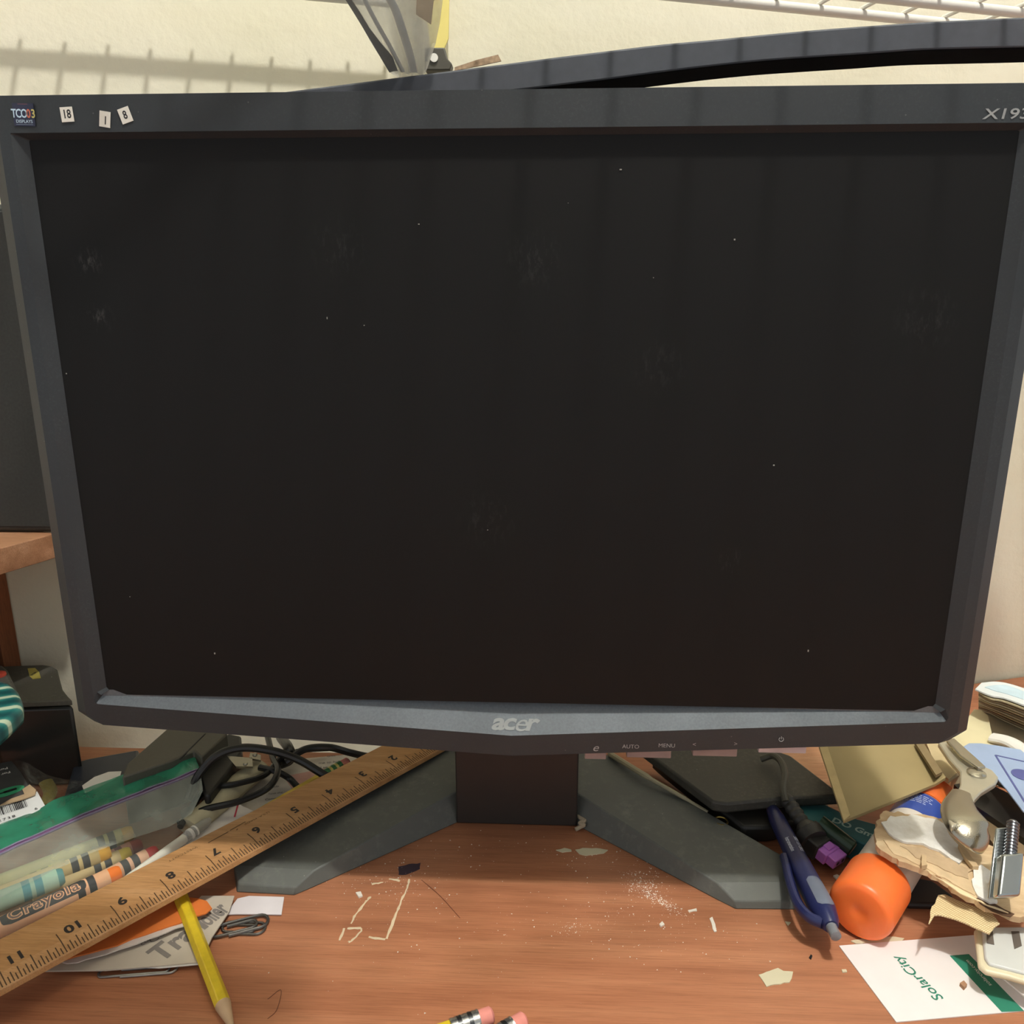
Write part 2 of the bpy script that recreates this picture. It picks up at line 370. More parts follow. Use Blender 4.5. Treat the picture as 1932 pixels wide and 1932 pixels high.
mb = MB(); mb.text('ac', 9.6, lambda a, b: on_ch(a-5.0, b), bold=.03, shear=.22, sx=1.5, spacing=.88)
mb.text('e', 10.4, lambda a, b: on_ch(a+3.2, b-.3), shear=.35, sx=1.35); mb.text('r', 9.8, lambda a, b: on_ch(a+8.6, b), bold=.03, shear=.25, sx=1.5)
o = build('brand_lettering', mb, LETD, mon, smooth=False); o['label'] = 'silver lettering acer'
# stickers
def sticker(u0, v0, u1, v1, rot, mats, txts, name='sticker', label=None, y=yf):
    a, b = VY(u0, v0, y), VY(u1, v1, y); c = (a+b)/2; hw, hh = abs(b.x-a.x)/2, abs(a.z-b.z)/2; cr, sr = math.cos(rot), math.sin(rot)
    fn = lambda x, z, yy=y: V((c.x+x*cr-z*sr, yy, c.z+x*sr+z*cr))
    mb = MB(); q = [(-hw, -hh), (hw, -hh), (hw, hh), (-hw, hh)]
    mb.prism([fn(x, z, y+.05) for x, z in q], [fn(x, z, y-.15) for x, z in q])
    for (t, x, z, s, mi, kw) in txts: mb.text(t, s, lambda p, r: fn(x+p, z+r, y-.2), mi, **kw)
    o = build(name, mb, mats, mon, smooth=False)
    if label: o['label'] = label
PW = mat('sticker_white', (225, 222, 210), .7, var=.03)
sticker(113, 202, 140, 230, .05, [PW, BLACK], [('18', 0, 0, 4.6, 1, dict(bold=.02, sx=.8))], label='white paper square printed 18')
sticker(186, 210, 210, 240, -.16, [PW, BLACK], [('1', .3, -.6, 4.4, 1, dict(bold=.02, sx=.8))], label='white paper square printed 1')
sticker(224, 203, 249, 232, .3, [PW, BLACK], [('8', 0, 0, 4.4, 1, dict(bold=.02, sx=.8))], label='white paper square printed 8')
NAVY = mat('sticker_navy', (38, 42, 66), .4)
sticker(22, 195, 68, 238, -.03, [NAVY, mat('sticker_pale_blue', (190, 214, 228), .5), mat('sticker_orange', (196, 108, 84), .5), mat('sticker_yellow', (200, 190, 110), .5)],
        [('TCO', -1.8, .3, 4.6, 1, dict(bold=.02, sx=.75, spacing=.85)), ("0", 2.1, .3, 4.6, 2, dict(bold=.03, sx=.8)), ("3", 4.1, .3, 4.6, 3, dict(bold=.02, sx=.8)),
         ('DISPLAYS', 0, -2.6, 1.7, 1, dict(bold=.01)), ('___________', 0, -3.2, 1.3, 1, dict()), ('______', 0, 4.6, 1.4, 2, dict())], label='navy display certification sticker')

# ================================================================== LEFT: riser shelf, speaker
SHW = wood('riser_wood', (150, 104, 74), (172, 126, 94), (190, 146, 114), (2, 22, 22), (0, 0, .9), .5)
B0 = VY(88, 1011, 120); zs = B0.z; A0 = D(-10, 1038, zs); dr = (B0-A0).normalized(); pr = V((-dr.y, dr.x, 0))
ris = thing('riser_shelf', (A0.x-120, A0.y, 0), 'light wooden riser shelf carrying the speaker, at the left edge behind the monitor', 'shelf')
q = [A0-dr*60, B0+dr*6, B0+dr*6+pr*210, A0-dr*60+pr*210]
mb = MB(); mb.prism([p-V((0, 0, 16)) for p in q], q); build('board', mb, SHW, ris, smooth=False, bevel=.5)
e = D(20, 1250, 30); e = RP(22, 1150, A0+pr*75, pr); e.z = 0
q = [e, e-dr*12, e-dr*12+pr*60, e+pr*60]
q2 = [A0-dr*45+pr*40, A0-dr*57+pr*40, A0-dr*57+pr*200, A0-dr*45+pr*200]
mb = MB(); q = [V((p.x, p.y, 0)) for p in q]; mb.prism([p for p in q], [p+V((0, 0, zs-16)) for p in q]); build('side_panel', mb, wood('riser_wood_dark', (118, 66, 36), (136, 80, 46), (148, 94, 60), (22, 22, 2)), ris, smooth=False)
mb = MB(); q2 = [V((p.x, p.y, 0)) for p in q2]; mb.prism(q2, [p+V((0, 0, zs-16)) for p in q2]); build('side_panel', mb, _M['riser_wood_dark'], ris, smooth=False)
spk_ = thing('speaker', (B0.x-60, B0.y+30, zs), 'tall matte black speaker standing on the wooden riser shelf behind the monitor', 'speaker')
rx = VY(82, 1003, B0.y-14).x; yb = D(40, 1005, zs).y
mb = MB(); mb.box(rx-120, rx, yb, yb+90, zs, zs+200); build('cabinet', mb, dusty('speaker_black', (48, 50, 47), (110, 110, 100), .25, .6), spk_, bevel=3)
mb = MB(); mb.box(rx-116, rx-5, yb-1.5, yb+.5, zs+4, zs+196); build('grille', mb, mat('grille_black', (40, 42, 40), .75, var=.2, scale=600, bump=.5), spk_, bevel=.8)

# black dusty box bottom left
DB = dusty('dusty_black_box', (84, 83, 76), (132, 130, 118), .75, .8, 500)
bx = thing('black_box', D(70, 1470, 0), 'black plastic box with dusty grey top and small yellow sticker, left of the monitor', 'box')
yB = D(70, 1484, 0).y; xr = VY(140, 1440, yB).x; zt = VY(100, 1324, yB).z
tp = [D(-25, 1327, zt), D(136, 1321, zt), D(128, 1313, zt), D(118, 1300, zt), D(113, 1282, zt), D(108, 1263, zt), D(96, 1256, zt), D(80, 1254, zt), D(-25, 1258, zt)]
bt_ = [V((p.x, p.y+.6, 0)) for p in tp]; mb = MB(); mb.prism(bt_, [V((p.x, p.y, zt-4.2)) for p in bt_]); build('body', mb, mat('box_black_gloss', (30, 31, 28), .32, var=.08), bx, bevel=3, seg=4)
mb = MB(); mb.prism([p-V((0, 0, 4)) for p in tp], tp); o = build('lid', mb, DB, bx, bevel=.8); o['label'] = 'dust-covered flat top'
mb = poly([(52, 1261), (66, 1260), (74, 1268), (77, 1279), (62, 1281), (56, 1276)], zt+.3, thick=.3)
c = D(64, 1271, zt+.45); mb.text('RSR', 3.2, lambda x, y: c+V((-y*.9, x*.55*2, 0)), 1, bold=.02)
build('sticker', mb, [mat('sticker_dull_yellow', (196, 184, 92), .6), BLACK], bx, smooth=False)
# gadget with a red button
g = thing('grey_remote', D(-10, 1330, zt), 'dusty dark grey gadget with a red button, at the left edge on the black box', 'gadget')
mb = poly([(-70, 1262), (4, 1253), (14, 1262), (32, 1300), (36, 1335), (-70, 1350)], zt+9, thick=8); build('body', mb, DB, g, bevel=2)
c = D(-2, 1275, zt+9); mb = MB(); mb.lathe(c, c+V((0, 0, 3)), [(0, 4.4), (1.6, 4.4), (2.4, 3)], 20); build('button', mb, mat('button_red', (226, 92, 74), .5), g)
# teal striped tin
x = NT('teal_white_stripes'); n = x.noise(14, 3, .5, (1, 1, 1)); wv = x.n('ShaderNodeTexWave'); wv.inputs['Scale'].default_value = 20; wv.inputs['Distortion'].default_value = 3
x.l(x.co((1, 1, 1), (0, 0, 1.0)), wv.inputs[0]); x.col(x.ramp(wv.outputs['Fac'], [(0, srgb((22, 74, 78))), (.55, srgb((34, 112, 108))), (.82, srgb((60, 128, 122))), (.93, srgb((190, 208, 182)))])); x.set(Roughness=.35)
zz = zt+22
mb = poly([(-90, 1290), (0, 1281), (18, 1286), (34, 1300), (42, 1318), (41, 1334), (30, 1345), (0, 1372), (-90, 1440)], zz, thick=12)
tag(build('striped_tin', mb, x.m, bevel=4, seg=4), 'teal tin with pale worn stripes, poking in at the left edge above the black box', 'tin')

# ================================================================== LEFT CLUTTER
# dark blue-black flat device behind the bag
mb = poly([(140, 1437), (172, 1429), (262, 1413), (262, 1470), (185, 1476), (150, 1500), (120, 1500)], 14, thick=13)
tag(build('blue_black_case', mb, mat('blue_black', (44, 48, 58), .35), bevel=2), 'glossy blue-black flat case behind the zip bag, beside the black box', 'case')
# large black adapter block, slanting
ad = thing('power_adapter', D(330, 1460, 0), 'large matte black power adapter block slanting up behind the zip bag', 'adapter')
hA = 34
mb = poly([(230, 1466), (240, 1440), (318, 1372), (430, 1383), (380, 1428), (366, 1416), (320, 1436)], hA, thick=34); build('body', mb, dusty('adapter_black', (86, 83, 72), (110, 108, 96), .3, .55), ad, bevel=1.2)
mb = poly([(386, 1384), (388, 1384), (340, 1432), (338, 1431)], hA+.3, thick=.5); build('seam', mb, BLACK, ad)
mb = MB(); a_, b_ = D(375, 1440, hA-2), D(440, 1378, hA-2)
mb = poly([(372, 1446), (430, 1383), (455, 1388), (455, 1420), (430, 1455), (395, 1500), (386, 1500)], 24, thick=23); build('end_block', mb, mat('adapter_dark', (30, 29, 26), .4), ad, bevel=1.5)
# small white paper curl behind bag
mb = poly([(155, 1482), (178, 1466), (205, 1456), (229, 1455), (227, 1463), (200, 1478), (160, 1496)], 19, thick=.5)
tag(build('paper_scrap', mb, WHITE), 'small curled white paper scrap above the green edge of the zip bag', 'paper')

# printed paper sheet under the cables
PP = mat('printed_paper', (206, 198, 186), .85, var=.06); PK = mat('print_pink', (206, 160, 150), .8); PG = mat('print_grey', (96, 92, 92), .8)
sh = thing('printed_leaflet', D(560, 1480, 0), 'crumpled printed leaflet with small dark text and a pink band, under the black cables', 'paper')
mb = poly([(430, 1545), (455, 1500), (505, 1455), (560, 1432), (700, 1420), (760, 1425), (640, 1480), (480, 1562)], 6, thick=.5)
build('sheet', mb, PP, sh)
mb = MB()
def line_text(mb, txt, u0, v0, u1, v1, h, size, mi=0, flip=False, **k):
    a, b = D(u0, v0, h), D(u1, v1, h); ex = (b-a).normalized(); ey = V((-ex.y, ex.x, 0)); mb.text(txt, size, plane_fn((a+b)/2, ex, ey, .05), mi, **k); return mb
line_text(mb, 'All info', 470, 1492, 560, 1478, 6.1, 2.6); line_text(mb, 'have the', 480, 1501, 560, 1492, 6.1, 2.6)
line_text(mb, 'Company Ma', 475, 1512, 570, 1500, 6.1, 2.8, bold=.02); line_text(mb, 'U.S.A.', 475, 1522, 560, 1512, 6.1, 2.4)
build('small_print', mb, PG, sh, smooth=False); mb = MB()
line_text(mb, 'spec', 590, 1428, 660, 1424, 6.1, 3.4); line_text(mb, 'me to hono', 590, 1441, 660, 1435, 6.1, 3.6); line_text(mb, 'tional serv', 560, 1452, 650, 1445, 6.1, 3.6)
build('small_print', mb, PG, sh, smooth=False)
mb = poly([(535, 1465), (620, 1448), (640, 1455), (600, 1475), (552, 1490)], 6.15, thick=.12); build('pink_band', mb, PK, sh)
# white receipt with red line
rc_ = thing('white_receipt', D(430, 1560, 0), 'folded white paper slip with a thin red line, above the ruler', 'paper')
mb = poly([(330, 1590), (372, 1560), (385, 1528), (412, 1508), (440, 1512), (482, 1532), (440, 1560), (360, 1610)], 10, thick=.6); build('sheet', mb, mat('slip_white', (226, 220, 214), .8, var=.04), rc_)
mb = poly([(448, 1516), (451, 1516), (444, 1541), (441, 1541)], 10.2, thick=.15); build('red_line', mb, mat('print_red', (196, 60, 80), .7), rc_)
# second white envelope bottom
mb = poly([(300, 1640), (345, 1600), (400, 1570), (470, 1548), (520, 1540), (420, 1600), (330, 1650)], 8, thick=.5)
tag(build('white_envelope', mb, WHITE), 'plain white paper sheet showing between pen and ruler', 'paper')

# riveted steel tool with cream handle
tl = thing('clamp_handle', D(440, 1520, 0), 'cream handled tool with two riveted steel plates, between adapter and cables', 'tool')
mb = MB(); mb.tube(smooth_path([D(355, 1562, 11), D(400, 1525, 12), D(450, 1480, 13), D(492, 1448, 14)]), 8.5, 14, flat=.7); build('handle', mb, mat('cream_plastic', (186, 178, 148), .5), tl)
ST = mat('steel', (170, 166, 150), .25, .9)
for (q, c) in (([(428, 1426), (476, 1430), (477, 1446), (445, 1446)], (463, 1441)), ([(472, 1420), (492, 1424), (492, 1434), (470, 1430)], (481, 1424))):
    mb = poly(q, 24, thick=1.4); pt = build('plate', mb, ST, tl)
    r = D(c[0], c[1], 24); mb = MB(); mb.lathe(r, r+V((0, 0, 2)), [(0, 1.6), (.8, 1.4), (1.1, .6)], 14); build('rivet', mb, ST, pt)

# cables
CB = mat('cable_black', (26, 26, 25), .32, var=.05)
def cable(pts, r, label, name='cable', m=CB, group='black cables behind the ruler'):
    mb = MB(); mb.tube(smooth_path([D(*p) for p in pts], 10), r, 10); return tag(build(name, mb, m), label, 'cable', group)
cable([(355, 1510, 20), (375, 1462, 30), (410, 1425, 40), (455, 1411, 42), (510, 1416, 38), (560, 1432, 30), (600, 1455, 22), (640, 1480, 14)], 2.6, 'thick black cable arching highest over the adapter and down to the ruler')
cable([(340, 1560, 14), (365, 1520, 16), (390, 1490, 18), (450, 1478, 20), (500, 1462, 20), (530, 1430, 18), (570, 1416, 16), (620, 1412, 14)], 1.9, 'thin black cable running across the cream handled tool')
cable([(335, 1555, 12), (385, 1528, 16), (450, 1512, 20), (505, 1487, 22), (524, 1455, 22), (515, 1430, 18), (505, 1390, 14)], 2.1, 'black cable curving up in a hook over the printed leaflet')
cable([(490, 1448, 20), (520, 1455, 20), (545, 1468, 14), (562, 1485, 12), (600, 1520, 10)], 2.1, 'short black cable diving under the ruler near the leaflet')
cable([(540, 1438, 22), (575, 1414, 28), (620, 1410, 28), (660, 1420, 20), (700, 1428, 15), (760, 1430, 12)], 2.4, 'black cable lying highest on the leaflet just under the monitor')
cable([(530, 1392, 10), (545, 1412, 22), (548, 1432, 16), (520, 1445, 10)], 3.4, 'thick black plug cord hanging behind the bundle of cables')

# ------------------------------------------------------------------ ruler
HR = 22.6
R10, R2 = D(107.4, 1765.5, HR), D(730.1, 1436.7, HR)
re = (R10-R2).normalized(); inch = (R10-R2).length/8; rn = V((-re.y, re.x, 0))      # rn: towards the near edge?
if (D(240, 1732, HR)-D(240, 1650, HR)).dot(rn) < 0: rn = -rn
wu = (D(240, 1650, HR)-R2).dot(rn); wl = (D(240, 1733, HR)-R2).dot(rn)
R0 = R2-re*2*inch                                  # the zero mark on the tick line
def RU(t, w, z=0): return R0+re*t*inch+rn*w+V((0, 0, z))
RW = wood('ruler_wood', (168, 122, 76), (186, 140, 92), (198, 154, 108), (2.5, 30, 30), (0, 0, -math.atan2(re.y, re.x)), .4)
rul = thing('wooden_ruler', RU(6, wu+13, -4.5), 'long wooden ruler with black inch marks, lying diagonally across the left clutter', 'ruler')
mb = MB(); e0, e1 = .05, 12.3
prof = [(wu, 0), (wl-9, 0), (wl-.6, -1.6), (wl, -4.5), (wu, -4.5)]
A = [RU(e0, w, z) for w, z in prof]; B = [RU(e1, w, z) for w, z in prof]; mb.prism(A, B); build('stick', mb, RW, rul, smooth=False, bevel=.4)
def rz(w): return 0 if w <= wl-9 else -(w-(wl-9))/8.4*1.6
TK = mat('ruler_tick_ink', (70, 46, 22), .6); mb = MB()
near = wl-1.2
for i in range(4, 196):
    t = i/16; L = 15.5 if i % 16 == 0 else 10.5 if i % 8 == 0 else 7.6 if i % 4 == 0 else 6.4 if i % 2 == 0 else 4.4
    L *= (wl-0)/18 if False else 1.0
    L = L*.88; a, b = near, near-L; wd2 = .02
    ws = [near, wl-9, near-L] if near-L < wl-9 else [near, near-L]
    for w0, w1 in zip(ws, ws[1:]): mb.add([RU(t-wd2/2, w0, rz(w0)+.08), RU(t+wd2/2, w0, rz(w0)+.08), RU(t+wd2/2, w1, rz(w1)+.08), RU(t-wd2/2, w1, rz(w1)+.08)], [[0, 1, 2, 3]])
build('tick_marks', mb, TK, rul, smooth=False)
mb = MB()
for k in range(1, 12):
    c = (k-.21 if k < 10 else k-.3, wl-14.2)
    mb.text(str(k), 8.2, lambda x, y: RU(c[0], c[1]+y, rz(c[1]+y)+.1)+re*x, bold=.035)
build('numerals', mb, mat('ruler_numeral_ink', (38, 30, 26), .6), rul, smooth=False)
mb = MB()
mb.text('WESTCOTT', 2.2, lambda x, y: RU(7.3, wu+6.2+y, .1)+re*x, sx=1.4); mb.text('U.S.A. MADE', 2.0, lambda x, y: RU(5.55, wu+8+y, .1)+re*x, sx=1.5)
for (t0, t1, w) in ((6.75, 6.25, 7.4), (6.2, 5.8, 6.4), (6.1, 6.05, 9)): mb.add([RU(t0, wu+w, .1), RU(t1, wu+w-.6, .1), RU(t1, wu+w, .1), RU(t0, wu+w+.7, .1)], [[0, 1, 2, 3]])
build('maker_stamp', mb, mat('stamp_ink', (98, 74, 44), .7), rul, smooth=False)

# ------------------------------------------------------------------ pencils
def pencil(name, tip, end, r, label, paint=(214, 186, 42), lead=True, ferr=False, cone=16):
    tip, end = V(tip), V(end); L = (end-tip).length; t = thing(name, V((tip.x, tip.y, min(tip.z, end.z)-r)), label, 'pencil')
    ax = (end-tip).normalized()
    s0 = cone if lead else 0
    eL = 7 if ferr else 0; fL = 13 if ferr else 0
    mb = MB(); mb.lathe(tip+ax*s0, end, [(0, r*.96), (0.5, r), (L-s0-eL-fL, r)], 6)
    build('shaft', mb, mat('pencil_paint_%d_%d' % (paint[0], paint[2]), paint, .35, var=.1, scale=200), t, angle=20, bevel=.4)
    if lead:
        mb = MB(); mb.lathe(tip+ax*2.5, end, [(0, .9), (s0-2.5, r*.97)], 18); build('sharpened_wood', mb, mat('bare_wood', (190, 160, 126), .7), t)
        mb = MB(); mb.lathe(tip, end, [(0, .3), (2.6, .95)], 12); build('lead', mb, mat('graphite', (70, 66, 62), .4), t)
    if ferr:
        q = end-ax*(eL+fL); mb = MB(); pf = []; n = 13
        for i in range(n+1): pf.append((fL*i/n, r*1.04+(.25 if i % 2 else 0)))
        mb.lathe(q, end, pf, 20, mis=[1 if 2 < i < 5 or 7 < i < 10 else 0 for i in range(n)])
        cc = ferr; build('ferrule', mb, cc, t)
        q = end-ax*eL; mb = MB(); mb.lathe(q, end, [(0, r*.95), (eL-1.4, r*.95), (eL-.4, r*.7), (eL, r*.4)], 20); build('eraser', mb, mat('eraser_pink', (222, 142, 130), .8), t)
    return t
pencil('yellow_pencil', D(442, 1950, 3.0), D(340, 1690, 9), 3.7, 'worn yellow pencil pointing towards the viewer from under the ruler', cone=17)
pencil('green_ferrule_pencil', D(420, 1576, 11), D(658, 1436, 13), 3.3, 'yellow pencil with green striped ferrule, behind the ruler under the monitor', (206, 176, 70), lead=False, ferr=[mat('ferrule_green', (52, 106, 66), .35, .4), mat('ferrule_gold', (190, 180, 110), .35, .5)])
SF = [mat('ferrule_silver', (190, 190, 186), .25, .9), mat('ferrule_silver_dark', (90, 92, 94), .3, .9)]
pencil('pink_eraser_pencil', D(700, 1995, 4), D(931, 1914, 4.2), 4.0, 'pencil with pink eraser and silver ferrule, at the bottom edge, left of the pair', lead=False, ferr=SF)
pencil('pink_eraser_pencil', D(860, 2000, 4), D(992, 1922, 4.2), 3.9, 'pencil end with pink eraser, at the bottom edge, right of the pair', lead=False, ferr=SF)

# ------------------------------------------------------------------ crayons
def crayon(tip, end, paper, wax, band, label, brand=False, r=4.4, bands=(11, 21), w0=6):
    tip, end = V(tip), V(end); L = (end-tip).length; ax = (end-tip).normalized()
    t = thing('crayon', V((tip.x, tip.y, min(tip.z, end.z)-r)), label, 'crayon', 'crayons in the zip bag')
    b0, b1 = bands
    mb = MB(); pf = [(w0, r), (b0, r), (b0+3.6, r), (b0+5.6, r), (b0+9.2, r), (L*.5, r), (L, r)]
    mb.lathe(tip, end, pf, 28, mis=[0, 1, 0, 1, 0, 0]); w = build('wrapper', mb, [paper, band], t)
    mb = MB(); mb.lathe(tip, end, [(0, r*.72), (1.2, r*.86), (2.6, r*.92), (w0+1, r*.93)], 24); build('wax_tip', mb, wax, t)
    if brand:
        # patch and lettering wrapped on the side that faces up and towards the viewer
        side = V((0, 0, 1)); e2 = ax.cross(side).normalized(); e3 = e2.cross(ax).normalized()
        if e3.z < 0: e3 = -e3
        nv = V((-ax.y, ax.x, 0)).normalized()
        if nv.y > 0: nv = -nv
        def wrap(x, y, lift=.06, c=37.0):
            an = (y/(r))-math.radians(18); return tip+ax*(c-x)+(e3*math.cos(an)-nv*math.sin(an))*(r+lift)
        mb = MB(); W_, H_ = 19.5, 3.9; rows = []
        for j in range(9):
            yy = -H_+2*H_*j/8; k = math.sqrt(max(0, 1-(yy/H_)**4)); rows.append([wrap((W_)*(-1+2*i/24)*(0.80+.20*k), yy, .05) for i in range(25)])
        mb.grid(rows); build('logo_patch', mb, band, t)
        mb = MB(); mb.text('Crayola', 7.6, lambda x, y: wrap(x, y+.2, .12), bold=.07, sx=1.12, spacing=1.22, dense=3); build('brand_outline', mb, paper, t, smooth=False)
        mb = MB(); mb.text('Crayola', 7.6, lambda x, y: wrap(x, y+.2, .30), bold=.008, sx=1.12, spacing=1.22, dense=3); build('brand_lettering', mb, mat('crayon_brown_ink', (104, 88, 82), .7), t, smooth=False)
    return t
CP = lambda n, c: mat(n, c, .75, var=.06, scale=60)
INK = mat('crayon_band_ink', (56, 58, 58), .7)
pe = CP('crayon_paper_peach', (226, 176, 136))
crayon(D(120, 1652, 17), D(-70, 1728, 17), CP('crayon_paper_mint', (160, 190, 168)), CP('wax_teal', (92, 144, 142)), CP('crayon_band_teal', (92, 148, 150)), 'pale mint crayon with teal bands, lying on top, leftmost of the crayons', r=5.2, bands=(10, 18), w0=3)
crayon(D(227, 1646, 13), D(-110, 1800, 13), pe, CP('wax_orange', (236, 124, 48)), INK, 'peach crayon with an orange tip and a dark brand patch, alongside the ruler', brand=True, r=4.9, bands=(13, 20))
crayon(D(208, 1607, 11), D(-90, 1725, 11), CP('crayon_paper_tan', (204, 184, 126)), CP('wax_amber', (226, 172, 58)), INK, 'tan crayon with amber tip between the mint crayon and the green crayon', r=4.6)
crayon(D(250, 1570, 8), D(-60, 1690, 8), CP('crayon_paper_olive', (190, 186, 130)), CP('wax_ochre', (210, 168, 80)), INK, 'olive tan crayon with ochre tip, highest and farthest of the crayons', r=4.8, bands=(10, 22))
crayon(D(246, 1608, 6), D(60, 1690, 6), CP('crayon_paper_sand', (206, 186, 134)), CP('wax_yellow', (218, 196, 70)), INK, 'crayon with a short yellow tip peeking out behind the orange-tipped one', r=4.2)
crayon(D(296, 1606, 8), D(90, 1712, 8), CP('crayon_paper_salmon', (222, 176, 142)), CP('wax_red', (196, 58, 60)), INK, 'peach crayon with a red tip, rightmost of the crayons beside the ruler', r=4.3)
crayon(D(266, 1592, 4.5), D(120, 1660, 4.5), CP('crayon_paper_rose', (180, 130, 110)), CP('wax_maroon', (142, 72, 64)), CP('crayon_band_maroon', (110, 60, 56)), 'dull maroon crayon half hidden under the ochre-tipped crayon', r=4.2)
crayon(D(135, 1632, 6), D(-80, 1700, 6), CP('crayon_paper_lime', (190, 190, 96)), CP('wax_lime', (170, 176, 80)), CP('crayon_band_olive', (120, 122, 60)), 'yellow-green crayon behind the tan crayon at the left edge', r=4.2)

# ------------------------------------------------------------------ zip bag
zb = thing('zip_bag', D(180, 1600, 1), 'clear zip bag with green top band and purple seal, holding the crayons', 'bag')
def interp(row, n):
    out = []; m = len(row)-1
    for i in range(n+1):
        f = i/n*m; k = min(int(f), m-1); t = f-k; out.append(tuple(row[k][j]*(1-t)+row[k+1][j]*t for j in range(3)))
    return out
r0 = [(-80, 1592, 22), (0, 1556, 24), (85, 1519, 24), (150, 1490, 25), (230, 1463, 27), (320, 1434, 29), (364, 1418, 30)]
r1 = [(-80, 1640, 25), (0, 1606, 27), (90, 1566, 27), (160, 1536, 27), (240, 1504, 28), (320, 1474, 29), (377, 1450, 30)]
r2 = [(-80, 1646, 25), (0, 1612, 27), (90, 1572, 27), (160, 1541, 27), (240, 1509, 28), (320, 1479, 29), (378, 1455, 30)]
r3 = [(-80, 1700, 25), (0, 1668, 26), (90, 1622, 24), (170, 1585, 22), (250, 1550, 20), (330, 1520, 22), (383, 1492, 26)]
r4 = [(-80, 1730, 23), (0, 1694, 24), (90, 1648, 22), (180, 1606, 20), (260, 1578, 18), (320, 1560, 16), (362, 1535, 18)]
r5 = [(-80, 1812, 14), (0, 1782, 14), (80, 1745, 14), (170, 1697, 14), (240, 1655, 14), (300, 1612, 12), (345, 1568, 12)]
def band(rows, n=40, wob=.6, sub=3):
    out = []
    for a, b in zip(rows, rows[1:]):
        A_, B_ = interp(a, n), interp(b, n)
        for k in range(sub):
            t = k/sub; out.append([tuple(p[j]*(1-t)+q[j]*t for j in range(3)) for p, q in zip(A_, B_)])
    out.append(interp(rows[-1], n)); res = []
    for r in out:
        rr = []
        for p in r:
            q = D(*p); q = q+V((0, 0, wob*noise.noise(V((q.x*.09, q.y*.09, 3))))); rr.append(q)
        res.append(rr)
    return res
FILM = film('bag_film', (214, 222, 208), .24, .22)
mb = MB(); mb.grid(band([r2, r3, r4])); build('milky_film', mb, film('bag_film_milky', (214, 222, 208), .34, .22), zb)
mb = MB(); mb.grid(band([r4, r5])); build('clear_film', mb, film('bag_film_clear', (220, 226, 214), .07, .15), zb)
mb = MB(); mb.grid(band([[(a, b, 1.2) for a, b, c in r] for r in (r3, r4, r5)], wob=.3)); build('back_film', mb, FILM, zb)
mb = MB(); mb.grid(band([r0, r1], wob=1.6, sub=8)); o = build('green_band', mb, film('bag_green', (58, 150, 118), .9, .2), zb); o['label'] = 'translucent green header band'
mb = MB(); mb.grid(band([r1, r2], wob=.2), thick=.8); build('zip_seal', mb, mat('zip_purple', (122, 84, 124), .35), zb)
mb = MB(); mb.tube([q+V((0, 0, .4)) for q in band([r2, r3])[0]], .5, 6); mb.tube([q+V((0, 0, .4)) for q in band([r1, r2])[0]], .5, 6); build('seal_ridge', mb, film('ridge_lilac', (150, 140, 168), .8), zb)

# clear-capped white pen under the bag edge
pn = thing('white_marker', D(320, 1600, 8), 'slim white pen with a clear cap, lying between the zip bag and the ruler', 'pen')
a, b = D(225, 1672, 13), D(348, 1582, 13); ax = (b-a).normalized()
mb = MB(); mb.lathe(a, b, [(0, 2.4), (8, 2.8), ((b-a).length, 2.8)], 20); build('barrel', mb, mat('pen_white', (224, 222, 208), .4, var=.03), pn)
mb = MB(); mb.lathe(b, b+ax, [(0, 3.2), (3, 3.3), (15, 3.0), (19, 1.8)], 20); build('cap', mb, film('clear_cap', (205, 205, 200), .5, .1), pn)
mb = MB(); mb.lathe(b, b+ax, [(3, 3.45), (5, 3.45)], 20); mb.lathe(b, b+ax, [(7, 3.4), (8, 3.4)], 20); build('ring', mb, WHITE, pn)

# ------------------------------------------------------------------ hang card with barcode, inside a clear wrapper
pk = thing('card_package', D(30, 1540, 0), 'black hang card with green oval and white barcode in torn clear wrap, left edge', 'package')
hc = 24
mb = poly([(-60, 1440), (0, 1440), (22, 1436), (40, 1458), (52, 1480), (68, 1495), (58, 1500), (0, 1520), (-60, 1540)], hc, thick=.6)
build('card', mb, mat('card_charcoal', (74, 74, 72), .6), pk)
mb = poly([(-60, 1538), (0, 1520), (58, 1500), (70, 1493), (86, 1522), (0, 1565), (-60, 1600)], hc-.6, thick=.5); build('barcode_panel', mb, mat('barcode_white', (228, 230, 228), .6, var=.02), pk)
mb = MB(); a, b = D(-50, 1539, hc-.4), D(55, 1505, hc-.4); up_ = (D(14, 1540, hc-.4)-D(8, 1524, hc-.4))
rnd = random.Random(3)
for i in range(34):
    f = i/34; p = a.lerp(b, f); w = rnd.choice([.18, .25, .4, .6])
    if f > .93: continue
    ex = (b-a).normalized(); mb.add([p, p+ex*w, p+ex*w+up_*.9, p+up_*.9], [[0, 1, 2, 3]])
ex = (b-a).normalized()
mb.text('92738', 3.6, plane_fn(D(12, 1545, hc-.4)-ex*1, ex, -up_.normalized(), .05), spacing=1.3); mb.text('6', 3.4, plane_fn(D(68, 1526, hc-.4), ex, -up_.normalized(), .05))
mb.v = [v+V((0, 0, .1)) for v in mb.v]; build('barcode', mb, BLACK, pk, smooth=False)
mb = MB(); c = D(14, 1494, hc+.1); mb.add([c]+[c+ex*9*math.cos(t)-up_.normalized()*5*math.sin(t) for t in [2*math.pi*i/28 for i in range(28)]], [[0, 1+i, 1+(i+1) % 28] for i in range(28)])
mb.v = [v+V((0, 0, .1)) for v in mb.v]; build('green_oval', mb, mat('oval_green', (60, 160, 112), .6), pk, smooth=False)
